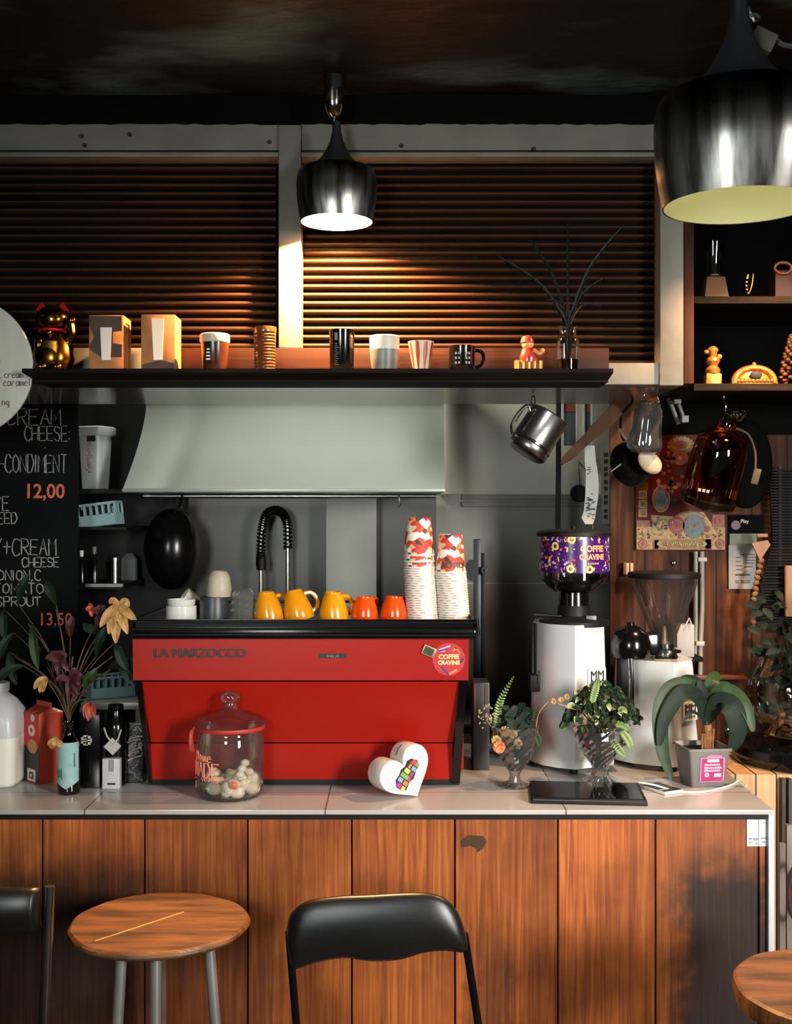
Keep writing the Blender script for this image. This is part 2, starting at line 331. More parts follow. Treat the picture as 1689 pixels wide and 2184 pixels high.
def shutter(x0, x1, y0, y1, nm):
    Y = 3.25; z0, z1 = wz(y1, Y), wz(y0, Y); pit = .0235; n = int((z1-z0)/pit)+1; g = G(); vs = []; fs = []; X0, X1 = wx(x0, Y), wx(x1, Y)
    for i in range(n):
        for k in range(7):
            a = k/6; z = z1 - (i + a*.68)*pit; b = Y + .021 - .016*sin(pi*a)**.6; vs += [(X0, b, z), (X1, b, z)]
        
        for a in (.69, .99): z = z1 - (i+a)*pit; vs += [(X0, Y+.026, z), (X1, Y+.026, z)]
    for i in range(len(vs)//2-1): fs.append([2*i, 2*i+1, 2*i+3, 2*i+2])
    return struct(g.add(vs, fs), nm, mShut, ang=1.2)
o = shutter(-600, 588, 332, 760, 'window_1'); o = shutter(642, 1409, 332, 790, 'window_2')
# kitchen side
struct(G().box(-3.2, 1.2, 4.6, 4.7, 1.82, 2.89), 'wall_back', mGrayWall)
def tiles(t, tc, last): return last
struct(G().box(wx(930, 4.58), 1.2, 4.58, 4.7, 0, 1.82), 'wall_back_tiles', mTileWall)
struct(G().box(-3.2, wx(930, 4.58), 4.58, 4.7, 0, 1.82), 'wall_back_splash', mShadedTile)
struct(px_box(G(), 695, 803, 860, 2600, 4.44, .14, .004), 'trim_8', mPillar)
g = G(); px_box(g, 985, 1290, 1056, 1066, 4.57, .03, .002); px_box(g, 985, 1290, 1070, 1081, 4.565, .03, .003); struct(g, 'trim_9', mPaint)
g = G(); px_box(g, 930, 1300, 1243, 1245, 4.5785, .01); struct(g, 'trim_10', mGrayWall)
struct(G().box(.6927, 3.4, 3.79, 3.802, 0, 2.89), 'wall_wood', mWalnut)
struct(G().box(-3.2, wx(165, 4.5)-.02, 4.45, 4.58, 0, 2.6), 'wall_dark_panel', mBackBlack)
struct(px_box(G(), 1459, 1480, 200, 818, 3.3, .1, .002), 'trim_11', mWalnut)
# ---------------------------------------------------------------- bar counter
CT = T('bar_counter', 'timber fronted bar counter with grey stone top carrying the red machine', 'counter', (-.3, 3.1, 0))
def topmat():
    m = mat('grey_counter_tile', '#b1aca6', '#a39e98', rough=.2, scale=3, det=6, coat=.2); t = m.node_tree; L = t.links.new; b = t.nodes['Principled BSDF']; old = b.inputs['Base Color'].links[0].from_socket
    tc = nd(t, 'ShaderNodeTexCoord'); mp = nd(t, 'ShaderNodeMapping'); mp.inputs['Location'].default_value = (.484, .42, 0); br = nd(t, 'ShaderNodeTexBrick'); br.offset = 0
    br.inputs['Scale'].default_value = 1; br.inputs['Brick Width'].default_value = .606; br.inputs['Row Height'].default_value = .455; br.inputs['Mortar Size'].default_value = .0022
    br.inputs['Mortar'].default_value = (.12, .1, .085, 1); L(old, br.inputs[1]); L(old, br.inputs[2]); L(tc.outputs['Object'], mp.inputs[0]); L(mp.outputs[0], br.inputs[0]); L(br.outputs[0], b.inputs['Base Color']); return m
G().box(-2.6, .9505, 2.95, 3.80, .988, 1.0, .002).ob('countertop', topmat(), CT)
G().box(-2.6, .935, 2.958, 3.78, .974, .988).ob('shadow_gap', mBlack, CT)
def burn_and_shade(t, tc, last):
    """scorched patch, a darker band, and lower-left shade painted into the board colour"""
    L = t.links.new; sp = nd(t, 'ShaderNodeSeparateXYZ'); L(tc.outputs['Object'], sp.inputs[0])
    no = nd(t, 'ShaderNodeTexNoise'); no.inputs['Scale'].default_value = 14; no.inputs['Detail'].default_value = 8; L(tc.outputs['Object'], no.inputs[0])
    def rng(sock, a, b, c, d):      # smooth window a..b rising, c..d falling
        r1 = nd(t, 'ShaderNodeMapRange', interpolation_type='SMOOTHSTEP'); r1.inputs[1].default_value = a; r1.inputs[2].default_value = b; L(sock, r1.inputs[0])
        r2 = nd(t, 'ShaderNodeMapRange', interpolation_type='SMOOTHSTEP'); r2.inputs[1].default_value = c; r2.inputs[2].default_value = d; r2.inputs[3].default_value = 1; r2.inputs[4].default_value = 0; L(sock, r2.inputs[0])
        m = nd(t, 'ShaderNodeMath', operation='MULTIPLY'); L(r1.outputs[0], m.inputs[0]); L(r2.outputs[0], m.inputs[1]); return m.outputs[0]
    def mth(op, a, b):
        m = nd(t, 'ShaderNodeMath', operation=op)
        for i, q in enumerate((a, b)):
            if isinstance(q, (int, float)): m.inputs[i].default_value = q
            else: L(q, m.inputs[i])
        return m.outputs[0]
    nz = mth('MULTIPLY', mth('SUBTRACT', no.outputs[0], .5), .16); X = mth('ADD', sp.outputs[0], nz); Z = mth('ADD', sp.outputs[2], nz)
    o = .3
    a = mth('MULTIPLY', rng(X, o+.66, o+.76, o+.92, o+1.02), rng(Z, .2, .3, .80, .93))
    c = mth('MULTIPLY', rng(X, o-2, o-1.9, o-.74, o-.44), rng(Z, -.5, -.3, .74, .98)); c = mth('MULTIPLY', c, .97)  # shadow on the lower-left boards, put into their colour
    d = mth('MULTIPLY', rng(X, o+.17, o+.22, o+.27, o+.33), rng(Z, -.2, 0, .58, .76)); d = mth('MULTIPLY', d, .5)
    e = mth('MULTIPLY', rng(X, o-.8, o-.7, o-.35, o-.25), rng(Z, -.2, 0, .60, .80)); e = mth('MULTIPLY', e, .5)  # fainter shade around the left stool, also in the colour
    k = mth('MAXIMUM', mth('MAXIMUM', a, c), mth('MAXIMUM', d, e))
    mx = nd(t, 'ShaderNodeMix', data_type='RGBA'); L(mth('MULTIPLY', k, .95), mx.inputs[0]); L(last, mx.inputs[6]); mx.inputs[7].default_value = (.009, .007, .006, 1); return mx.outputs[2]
mFront = wood('reclaimed_counter_boards', '#74391a', '#954f22', '#ad672f', rough=.45, grain=(75, 75, 2.4), isl=.72, dark=burn_and_shade, spec=.3)
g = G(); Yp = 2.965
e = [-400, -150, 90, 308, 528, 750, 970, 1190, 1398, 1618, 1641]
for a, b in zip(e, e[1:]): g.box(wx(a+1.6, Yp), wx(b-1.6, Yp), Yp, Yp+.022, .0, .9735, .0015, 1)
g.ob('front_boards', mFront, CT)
G().box(-2.6, .93, Yp+.018, Yp+.05, 0, .974).ob('carcass', mBlack, CT)
G().box(.938, .953, 2.952, 3.78, 0, .9995, .002).ob('corner_trim', mat('pale_corner_metal', '#b9bcbc', '#aeb1b0', rough=.35, metal=.3), CT)
g = G(); poly = [(wx(980 + x, Yp), wz(1780 + y, Yp)) for x, y in [(2, 14), (18, 1), (50, 3), (58, 14), (50, 30), (38, 38), (34, 28), (22, 24), (4, 28)]]
g.prism(poly, Yp-.0006, Yp+.001); g.ob('glue_stain', mat('glue_stain', '#3c2a1c', '#4a3524', rough=.35, scale=40), CT)
g = G(); px_box(g, 1593, 1645, 1738, 1805, Yp-.002, .0016); k = g.mi(1)
for i, (a, b, c, d) in enumerate([(1606, 1614, 1745, 1747), (1625, 1640, 1754, 1756), (1596, 1604, 1787, 1791), (1606, 1618, 1787, 1793), (1622, 1640, 1786, 1790), (1597, 1603, 1795, 1799), (1610, 1617, 1797, 1800), (1625, 1632, 1794, 1799)]): px_box(g, a, b, c, d, Yp-.0026, .001)
px_box(g.mi(1), 1617, 1619, 1738, 1805, Yp-.0025, .0008)
o = g.ob('notice_sheet', [mPaper, mat('grey_print', '#8b8d8c', '#75787a', rough=.7)]); tag(o, 'small white printed sheet stuck at the top right corner of the counter front', 'notice', org=P(1619, 1805, Yp))
# ---------------------------------------------------------------- pendant lamps
mCap = mat('dark_lamp_cap', '#23262a', '#1b1d20', rough=.42, scale=8)
mShade = mat('spun_steel_painted_streaks', '#908e89', '#3f3e3c', rough=.28, metal=1, scale=2.5, st=(16, 16, .5), lo=.4, hi=.62)  # pale and dark streaks in the colour imitate reflections
mLin = mat('white_shade_lining', '#e9e3d2', '#e2dbc8', rough=.5)
mLinY = mat('yellowed_shade_lining', '#d6d2a8', '#cec99c', rough=.5)
def brushed(m):
    t = m.node_tree; b = t.nodes['Principled BSDF']; tg = nd(t, 'ShaderNodeTangent', direction_type='RADIAL', axis='Z'); t.links.new(tg.outputs[0], b.inputs['Tangent']); b.inputs['Anisotropic'].default_value = .85
brushed(mShade)
def pendant(label, loc, sc, watts, col, lin, bulb, top):
    t = T('pendant_lamp', label, 'lamp', loc); g = G().at(loc, sc=sc)
    out = [(.0105, .262), (.0115, .24), (.017, .214), (.027, .192), (.041, .168), (.06, .149), (.08, .141), (.093, .137)]
    g.lathe(out, n=48); g.lathe([(r-.0015, z-.0015) for r, z in out], n=48); g.ob('shade_cap', mCap, t, ang=.9)
    g = G().at(loc, sc=sc); o2 = [(.093, .137), (.0995, .132), (.104, .118), (.1055, .095), (.104, .06), (.099, .025), (.0945, 0)]
    g.lathe(o2, n=56); g.lathe([(.0945, 0), (.0925, .0004)], n=56); g.ob('shade_band', mShade, t, ang=.9)
    g = G().at(loc, sc=sc); g.lathe([(.0925, .0004), (.097, .025), (.102, .06), (.1035, .09), (.101, .11), (.094, .125), (.06, .14), (.02, .147), (0, .148)], n=48); g.ob('shade_lining', lin, t, ang=.9)
    G().at(loc, sc=sc).lathe([(0, .148), (.016, .147), (.017, .12), (.015, .112), (0, .111)], n=16).ob('socket', mBlack, t)
    g = G().at(loc, sc=sc); b = bulb
    g.lathe([(0, .07), (.012, .072), (.02, .079), (.023, .09), (.02, .101), (.014, .109), (.013, .115), (0, .116)], n=20); g.ob('bulb', b, t)
    H = (top - loc[2])
    G().tube([(loc[0], loc[1], loc[2] + .26*sc), (loc[0]+.001, loc[1], top - .12*sc)], .0035*sc, 8).ob('cord', mBlack, t)
    g = G().at((loc[0]-.004, loc[1], top)); g.lathe([(0, -.034), (.026, -.034), (.03, -.02), (.031, 0), (0, 0)], n=24); cp = g.ob('canopy', mBlack, t)
    g = G().at((loc[0]-.008, loc[1], top-.034)); g.lathe([(.027, 0), (.029, -.018), (.026, -.042), (.017, -.062), (.006, -.07), (0, -.07)], n=24); g.tube([(.004, 0, -.062), (0, 0, -.092)], .004, 6); g.ob('fitting', mChrome, cp)
    l = bpy.data.lights.new('lamp_glow', 'POINT'); l.energy = watts; l.color = col; l.shadow_soft_size = .018*sc
    lo = bpy.data.objects.new('lamp_glow', l); SC.collection.objects.link(lo); lo.parent = t; lo.location = (0, 0, .05*sc)
    return t
mBulbOn = mat('lit_bulb', '#ffe0b0', '#ffe0b0', emit='#ffd9a0', es=14)
mBulbDim = mat('dim_bulb', '#e0dc9a', '#d8d490', emit='#e6e29a', es=.4)
YL = 3.07
pendant('smaller steel pendant lamp glowing warm white over the shelf of cups', (wx(718, YL), YL, wz(474, YL)), 1.0, 430, (1, .5, .2), mLin, mBulbOn, 2.889)
YB = 1.32
bl = pendant('large steel pendant lamp with pale yellow inside, nearest the camera at top right', (wx(1577, YB), YB, wz(440, YB)), .9, .13, (1, .98, .75), mLinY, mBulbDim, 2.889)
pendant('steel pendant lamp lit warm to the right of the photo edge', (1.135, 2.99, 2.50), .985, 105, (1, .58, .3), mLin, mBulbOn, 2.889)
# clamp with cable beside the big lamp
t = T('lamp_clamp', 'grey metal clamp and cable hanging beside the neck of the large lamp', 'clamp', P(1612, 60, 1.36)); Y = 1.36
g = G().at(P(1606, 46, Y), rx=pi/2, ry=.3); g.lathe([(.0045, -.004), (.0085, -.005), (.0095, 0), (.0085, .004), (.0045, .003), (.0045, -.004)], n=20); g.ob('ring', mChrome, t)
G().tube([P(1583, -40, Y), P(1584, 0, Y), P(1597, 30, Y), P(1606, 46, Y+.004)], .0045, 8).ob('bracket', mSteel, t)
g = G().at(P(1622, 92, Y), ry=.45); g.box(-.014, .014, -.012, .012, -.011, .012, .002); g.ob('clamp_body', mat('grey_clamp', '#55544c', '#454540', rough=.5), t)
G().tube(smooth_path([P(1612, 60, Y+.005), P(1632, 72, Y), P(1652, 82, Y), P(1672, 96, Y), P(1720, 102, Y)]), .003, 8).ob('cable', mat('grey_cable', '#4d4d49', '#3d3d3a'), t)
# ---------------------------------------------------------------- long shelf and the things on it
t = T('display_shelf', 'long dark wooden shelf board over the serving window', 'shelf', (-.3, 3.1, 2.088)); ZS = 2.1196
g = G(); a = [(wx(47, 3.02), 3.02), (wx(1308, 3.02), 3.02), (wx(1308, 3.02), 3.195), (wx(47, 3.02), 3.195)]; b = [(wx(72, 3.05), 3.055), (wx(1298, 3.05), 3.055), (wx(1298, 3.05), 3.195), (wx(72, 3.05), 3.195)]
g.loft([[(x, y, 2.0885) for x, y in b], [(x, y, 2.094) for x, y in b], [(x, y, 2.109) for x, y in a], [(x, y, ZS) for x, y in a]]); g.ob('shelf_board', mOldWood, t)
g = G(); px_box(g, 380, 1299, 742, 790, 3.172, .02, .002); g.ob('back_board', mBoardWood, t)
def on_shelf(px, Y=3.09): return V((wx(px, Y), Y, ZS))
def sheen(nm, c1, c2=None, **k): return mat(nm, c1, c2, **k)
# beckoning cat
b = on_shelf(112, 3.10); u = S(1, 3.10); t = T('lucky_cat', 'golden beckoning cat figurine with red ears on the left end of the shelf', 'figurine', b)
g = G().at(b, sc=u); g.lathe([(0, 0), (34, 0), (42, 6), (47, 28), (44, 52), (34, 74), (24, 86), (26, 92)], n=28, sy=.8); g.ell((0, 0, 112), (36, 30, 30), 28, 16); g.ell((-16, -30, 8), (14, 12, 9)); g.ell((16, -30, 8), (14, 12, 9)); g.ell((-22, -22, 56), (11, 12, 20)); g.ob('body', mGold, t, ang=1)
for s, k in ((-1, 0), (1, 1)):
    g = G().at(b, sc=u); g.loft([[(s*22+dx*13*q, dy*8*q, 130+22*(1-q)) for dx, dy in ((-1, -1), (1, -1), (1, 1), (-1, 1))] for q in (1, .7, .12)]); g.ob('ear', mat('red_ear', '#8d1512', '#a11b16', rough=.35), t)
g = G().at(b, sc=u); g.tube(smooth_path([(34, -6, 62), (46, -10, 80), (44, -14, 104)]), [11, 10, 10, 9, 9, 9, 9, 9, 9, 9, 9, 9, 11], 10); g.ell((44, -15, 108), (11, 10, 11)); g.ob('raised_paw', mGold, t)
g = G().at(b, sc=u); g.tube([(27*cos(a*pi/10), 25*sin(a*pi/10), 88) for a in range(20)], 3.5, 6, True); g.ob('collar', mRed, t)
G().at(b + V((0, -.034, 80*u)), sc=u).ell((0, 0, 0), (7, 7, 7), 12, 8).ob('bell', mGold, t)
g = G().at(b + V((4*u, -.037, 44*u)), rx=.15, sc=u); g.lathe([(0, -3), (1, -3), (1, 3), (0, 3)], n=6); g.box(-16, 16, -5, 2, -20, 20, 3); g.ob('coin', mat('dark_gold', '#7b5a1f', '#4f3813', rough=.3, metal=1, scale=60), t)
g = G().at(b, sc=u); 
for s in (-1, 1): g.ell((s*14, -27, 116), (6, 4, 4)); 
g.ell((0, -30, 108), (4, 3, 3)); g.ob('face', mBlack, t)
# two printed tumbler boxes
mKraft = mat('kraft_card', '#a9713c', '#96602f', rough=.7, scale=30); mKraftD = mat('dark_kraft_print', '#3a2614', '#2b1c10', rough=.6)
for i, (x0, x1, pt, lab) in enumerate([(190, 263, 672, 'brown card box with a white tumbler printed low on it, nearer the golden cat'), (301, 373, 671, 'brown card box with a tall white tumbler printed on it, nearer the dark cup')]):
    Y = 3.08; bs = V((wx((x0+x1)/2, Y), Y, ZS)); t = T('tumbler_box', lab, 'box', bs, 'tumbler boxes on the shelf'); h = wz(pt, Y) - ZS; hw = S((x1-x0)/2, Y)
    G().box(bs.x-hw, bs.x+hw, Y, Y+.09, ZS, ZS+h, .001).ob('carton', mKraft, t)
    f = lambda q, s: (bs.x + hw*q, ZS + h*s)
    g = G(); g.prism([f(-.98, .45), f(-.7, .62), f(-.98, .8), f(-.98, .98), f(.9, .98), f(.92, .72), f(.4, .7), f(.4, .5), f(.92, .48), f(.92, .25), f(-.3, .25), f(-.98, .4)] if i == 0 else [f(-.98, .02), f(.98, .02), f(.98, .14), f(.2, .2), f(-.98, .12)], Y-.0008, Y+.0005); g.ob('dark_print', mKraftD, t)
    g = G(); a, c = ((.2, .78) if i == 0 else (.2, .93)); g.prism([f(-.26, a), f(.24, a), f(.32 + .04*i, c), f(-.34 - .04*i, c)], Y-.0016, Y); g.ob('tumbler_print', mCeramic, t)
    if i == 0: G().at((bs.x+hw+.001, Y+.03, ZS+h*.8)).tube([(0, 0, -.012), (.006, 0, -.008), (.007, 0, .006), (0, 0, .012)], .002, 6).ob('carry_loop', mKraftD, t)
def cup(name, px, prof, m, label, Y=3.09, cat='cup', group='cups along the shelf', n=36, scale=1, org=None):
    bs = org if org is not None else on_shelf(px, Y); u = S(1, Y)*scale; t = T(name, label, cat, bs, group); g = G().at(bs, sc=u); g.lathe(prof, n=n); g.ob('body', m, t); return t, bs, u
t, bs, u = cup('cup', 458, [(0, 0), (24, 0), (26, 3), (30, 62), (31, 63)], mat('brown_black_glaze', '#1a100a', '#4a2613', rough=.25, scale=14), 'dark brown stoneware cup with a cream rim left of the ribbed tumbler')
g = G().at(bs, sc=u); g.lathe([(30.5, 61), (32, 64), (32, 78), (30, 80), (28, 78), (25, 5), (0, 4)], n=36); g.ob('rim', mat('cream_glaze', '#b9b09a', '#a59b84', rough=.35), t)
g = G().at(bs, sc=u)
for k in range(4): g.box(-14+k*.5, -6, -29.5, -28.5, 22+k*7, 25+k*7)
g.ob('stamp', mCeramic, t)
t, bs, u = cup('tumbler', 565, [(0, 0), (21, 0), (22, 2)] + [(22+.7*sin(k*1.9)+k*.04, 3+k*2) for k in range(42)] + [(24.5, 90), (24, 95), (22, 94), (20, 6), (0, 5)], mat('brown_ribbed_glaze', '#6a3a18', '#3d2210', rough=.25, scale=10, coat=.3), 'brown ribbed ceramic tumbler standing beneath the white post', group='cups along the shelf')
t, bs, u = cup('tumbler', 729, [(0, 0), (23, 0), (25, 3), (27, 84), (27.5, 88), (26, 89), (23, 5), (0, 4)], mGloss, 'tall glossy black tumbler right of the white post')
g = G().at(bs, sc=u)
for k in range(12): g.box(-14, -8 if k % 3 else -5, -26.5, -25, 12+k*4, 13.4+k*4)
g.box(-14, -8, -26.5, -25.3, 64, 80); g.ob('printed_scale', mat('grey_scale_print', '#55585a', '#45484a'), t)
t, bs, u = cup('cup', 820, [(0, 0), (23, 0), (27, 4), (30, 24), (31.5, 46)], mat('grey_wash_glaze', '#7c827d', '#4d544f', rough=.4, scale=18), 'white and grey dip glazed cup between the black tumbler and the patterned cup')
g = G().at(bs, sc=u); g.lathe([(31.5, 46), (32, 62), (32, 74), (30.5, 76), (29, 73), (24, 5), (0, 4)], n=36); g.ob('upper_glaze', mat('chalk_white_glaze', '#c9c5b8', '#b9b4a5', rough=.45), t)
t, bs, u = cup('cup', 898, [(0, 0), (15, 0), (17, 2), (27, 60), (28, 64), (26.5, 64), (14, 4), (0, 3)], mat('ivory_cup', '#cfc0a4', '#bba98c', rough=.4), 'small tapered cup with red and white pattern')
g = G().at(bs, sc=u)
for k in range(9):
    a0 = 2*pi*k/9 - 1.9; r = lambda z: 17.5 + z*.166
    g.sheet(lambda p, q: ((r(4+58*q)*cos(a0 + (p-.5)*.42*(1-abs(q-.6))) , r(4+58*q)*sin(a0 + (p-.5)*.42*(1-abs(q-.6))), 4+58*q)), 4, 6)
g.ob('pattern', mat('coral_print', '#a8402c', '#8a2c22', rough=.4), t)
t, bs, u = cup('mug', 985, [(0, 0), (25, 0), (27, 3), (28, 48), (29, 54), (27, 54), (24, 4), (0, 3)], mGloss, 'low black mug with its handle to the right')
g = G().at(bs, sc=u); g.tube(smooth_path([(26, 0, 46), (42, 0, 42), (46, 0, 26), (38, 0, 12), (26, 0, 8)]), 4, 8); g.ob('handle', mGloss, t)
g = G().at(bs, sc=u)
for z in (14, 24, 34):
    for x in (-16, -9, 6, 12): g.box(x, x+4, -29.5 + abs(x)*.3, -25, z, z+5)
g.ob('print', mat('pale_mug_print', '#9b9b95', '#85857f'), t)
# little red figurine
b = on_shelf(1127, 3.07); u = S(1, 3.07); t = T('figurine', 'small red and gold seated figurine between the black mug and the bottle plant', 'figurine', b)
g = G().at(b, sc=u)
for k in range(5): g.cyl((-24+k*12, -3, 0), 6.5, 0, 22, 12, 1.5)
g.box(-29, 29, -4, 12, 0, 20, 2); g.ob('plinth', mat('gilt_plinth', '#c98e4d', '#9a6a3c', rough=.3, metal=.7, scale=40), t)
g = G().at(b, sc=u); g.lathe([(0, 18), (17, 18), (19, 28), (15, 44), (10, 50), (0, 51)], n=20, sy=.8); g.ob('robe', mat('figurine_red', '#a12a1d', '#7b1c15', rough=.3, scale=60, coat=.4), t)
g = G().at(b, sc=u); g.ell((-2, -2, 57), (13, 12, 12)); g.tube(smooth_path([(10, -4, 44), (22, -8, 36), (28, -8, 42)]), 4.5, 8); g.ell((28, -8, 42), (6, 6, 6)); g.ob('face', mat('figurine_skin', '#d79a62', '#c4814b', rough=.35), t)
g = G().at(b, sc=u); g.lathe([(14, 0), (14, 6), (11, 14), (4, 17), (0, 17)], (-3, 0, 58), 18); g.ell((-3, -2, 60), (15, 13, 4)); g.ob('cap', mat('figurine_cap', '#b03a2a', '#912a20', rough=.3), t)
# leaf plant in a bottle
b = on_shelf(1211, 3.09); u = S(1, 3.09); t = T('bottle_plant', 'long thin green leaves in a clear glass bottle on the right shelf end', 'plant', b)
g = G().at(b, sc=u); pr = [(0, 0), (21, 0), (24, 3), (24.5, 62), (22, 72), (18, 80), (17.5, 92), (19, 94), (19, 97), (17, 97)]; g.lathe(pr, n=28); g.ob('bottle', mGlass, t)
G().at(b, sc=u).lathe([(0, 2), (22, 3), (22.5, 26), (0, 26)], n=24).ob('water', glass('murky_water', '#a58a5c', base=.04), t)
for px, py, w, dy in [(1060, 545, 5, .03), (1130, 510, 5, .06), (1211, 470, 3.2, .05), (1330, 480, 6, -.02), (1292, 590, 5, .05), (1283, 652, 4, -.03), (1165, 640, 4, -.05)]:
    e = P(px, py, 3.09+dy) ; m = b + V((0, 0, 90*u)); mid = m.lerp(e, .5) + V((-(e.x-m.x)*.12, 0, .02 if py < 600 else .03))
    G().leaf([b + V((0, 0, 20*u)), m, mid, e], w*u, .5, lambda q: max(.05, min(1, q*3+.25)*(1-q)**.45), 8).ob('leaf', mat('dusky_leaf', '#101a10', '#0b120b', rough=.5, spec=.2), t)
# ---------------------------------------------------------------- niche on the right with ornaments
t = T('niche_shelving', 'dark open shelves on the right wood wall with small gilt ornaments', 'shelf', (1.2, 3.5, 2.08))
g = G()
for py in (632, 818): g.box(wx(1482, 3.35), 1.75, 3.36, 3.789, wz(py, 3.36)-.02, wz(py, 3.36))
g.ob('shelf_boards', mOldWood, t); G().box(wx(1482, 3.35), 1.75, 3.775, 3.789, 2.0, 2.85).ob('back_panel', mBackBlack, t); G().box(1.75, 1.77, 3.36, 3.789, 2.0, 2.85).ob('side_panel', mOldWood, t)
Yn = 3.42; zu, zl = wz(632, 3.36), wz(818, 3.36); un = S(1, Yn)
def on_n(px, z): return V((wx(px, Yn), Yn, z))
b = on_n(1522, zu); t = T('decanter', 'dim clear decanter with a square tapering foot on the upper shelf of the niche', 'decanter', b, None)
g = G().at(b, sc=un); g.loft([[(x*q, y*q, z) for x, y in ((-1, -1), (1, -1), (1, 1), (-1, 1))] for q, z in ((26, 0), (19, 46), (8, 52), (8, 54))]); g.ob('foot', mat('brown_foot', '#5d3d2a', '#45301f', rough=.4), t)
G().at(b, sc=un).lathe([(8, 54), (15, 62), (17, 90), (20, 110), (22, 122)], n=24).ob('flask', mGlass, t)
b = on_n(1596, zu); t = T('candlestick', 'small gilt ornament with a forked stem on a footed base, upper niche shelf', 'ornament', b)
g = G().at(b, sc=un); g.lathe([(0, 0), (20, 0), (21, 3), (10, 6), (5, 10), (4, 14)], n=24); g.ob('foot', mGold, t)
g = G().at(b, sc=un); g.tube(smooth_path([(0, 0, 12), (-5, 0, 26), (-4, 0, 44), (-1, 0, 54)]), 4.5, 8); g.tube(smooth_path([(1, 0, 14), (7, 0, 32), (10, 0, 56)]), 2.5, 8)
for z in (18, 26, 34, 42): g.ell((-4, 0, z), (7, 6, 4), 12, 6)
g.ob('stem', mGold, t)
b = on_n(1680, zu); t = T('keepsake_box', 'small reddish brown box on the upper niche shelf at the photo edge', 'box', b)
G().at(b, sc=un).box(-30, 32, -10, 40, 0, 62, 2).ob('body', mat('russet_box', '#5b2a18', '#3f1d12', rough=.5, scale=20), t)
g = G().at(b, sc=un); g.tube([(-14+18*cos(a*.5236), -10.5, 66+12*sin(a*.5236)) for a in range(12)], 4, 6, True); g.ob('crest', mat('russet_gilt', '#7b4020', '#5b2d18', rough=.4, metal=.5), t)
mGilt = mat('carved_gilt', '#d98a3c', '#a55a22', rough=.34, metal=.55, scale=50)
b = on_n(1520, zl); t = T('figurine', 'slim gilt standing figurine at the left end of the lower niche shelf', 'figurine', b)
g = G().at(b, sc=un); g.box(-17, 17, -12, 12, 0, 26, 4); g.ob('plinth', mGilt, t)
g = G().at(b, sc=un); g.lathe([(0, 26), (14, 26), (16, 34), (10, 42), (15, 52), (13, 58), (7, 62), (9, 68), (10, 76), (5, 84), (0, 85)], n=18); g.ell((-13, 0, 72), (6, 5, 5)); g.ell((14, 0, 62), (6, 5, 6)); g.ell((0, 0, 76), (12, 10, 8)); g.ob('body', mGilt, t)
b = on_n(1608, zl); t = T('carved_plaque', 'wide low gilt carving with a dark oval centre on the lower niche shelf', 'ornament', b)
g = G().at(b, sc=un); g.box(-49, 49, -8, 10, 0, 8, 2)
for k in range(24):
    a = pi*k/23; g.ell((-42*cos(a), -2, 8+30*sin(a)), (8, 8, 7), 10, 6)
for k in range(10): g.ell((-36+8*k, -8, 10), (5, 4, 5), 8, 6)
g.ell((0, 0, 44), (5, 5, 7)); g.lathe([(0, 8), (38, 8), (32, 22), (12, 36), (0, 38)], n=24, sy=.2); g.ob('carving', mGilt, t)
g = G().at(b + V((1*un, -11*un, 22*un)), sc=un); g.ell((0, 0, 0), (13, 4, 9), 16, 8); g.ob('medallion', mInk, t)
b = on_n(1690, zl); t = T('pine_ornament', 'dark gilt beaded cone ornament cut by the photo edge on the lower niche shelf', 'ornament', b)
g = G().at(b, sc=un)
for k in range(70):
    z = 6 + k*1.45; r = 24*(1-(k/75)**1.6)*(.6+.4*min(1, k/8)); a = k*2.4; g.ell((r*cos(a), r*sin(a), z), (6, 6, 5), 8, 5)
g.ob('beads', mat('brown_gilt', '#8d5a30', '#4d2f1a', rough=.3, metal=.6, scale=40), t)
# round board hanging at the left
c = P(-77, 783, 3.07); t = T('round_sign', 'round off-white menu disc with dark red handwriting at the left edge', 'sign', (c.x, 3.07, c.z - S(149, 3.07)))
g = G().at(c, rx=pi/2); r = S(149, 3.07); g.lathe([(0, -.004), (r-.003, -.004), (r, -.002), (r, .006), (r-.003, .008), (0, .008)], n=72); g.ob('disc', mat('off_white_board', '#c6c8bb', '#b9bbae', rough=.5, scale=5, st=(6, 6, 1)), t, ang=.4)
g = G(); Y = 3.07 - .0095
for st, px, py, h in [('n', -7, 777, 12), (', cream', 0, 806, 11), (', caramel', -3, 823, 12), ('ing', -4, 864, 11)]: g.write(st, wx(px, Y), Y, wz(py, Y), S(h*1.25, Y), .5, .0011, .22)
g.ob('handwriting', mat('dark_red_marker', '#5b1f18', '#471712'), t)
# ---------------------------------------------------------------- espresso machine
t = T('espresso_machine', 'large red espresso machine on the counter, seen from its back', 'coffee machine', (wx(650, 3.3), 3.3, 1.0)); ME = t
def quad_panel(g, x0a, x1a, ya, Ya, x0b, x1b, yb, Yb, d=.012):
    """panel between an upper edge (at depth Ya) and a lower edge (at depth Yb), d thick"""
    a, b, c, e = P(x0a, ya, Ya), P(x1a, ya, Ya), P(x1b, yb, Yb), P(x0b, yb, Yb); o = V((0, d, 0))
    return g.loft([[a, b, b+o, a+o], [e, c, c+o, e+o]])
mRedM = mat('red_machine_panel', '#98180d', '#8a150b', rough=.34, scale=2, coat=0, spec=.22)
g = G(); quad_panel(g, 283, 1000, 1358, 3.10, 284, 999, 1451, 3.10, .02); g.ob('upper_panel', mRedM, t, ang=.3)
g = G(); quad_panel(g, 302, 984, 1454, 3.112, 322, 966, 1583, 3.19, .012); g.ob('middle_panel', mRedM, t, ang=.3)
g = G(); quad_panel(g, 321, 965, 1586, 3.19, 320, 965, 1662, 3.205, .012); g.ob('lower_panel', mRedM, t, ang=.3)
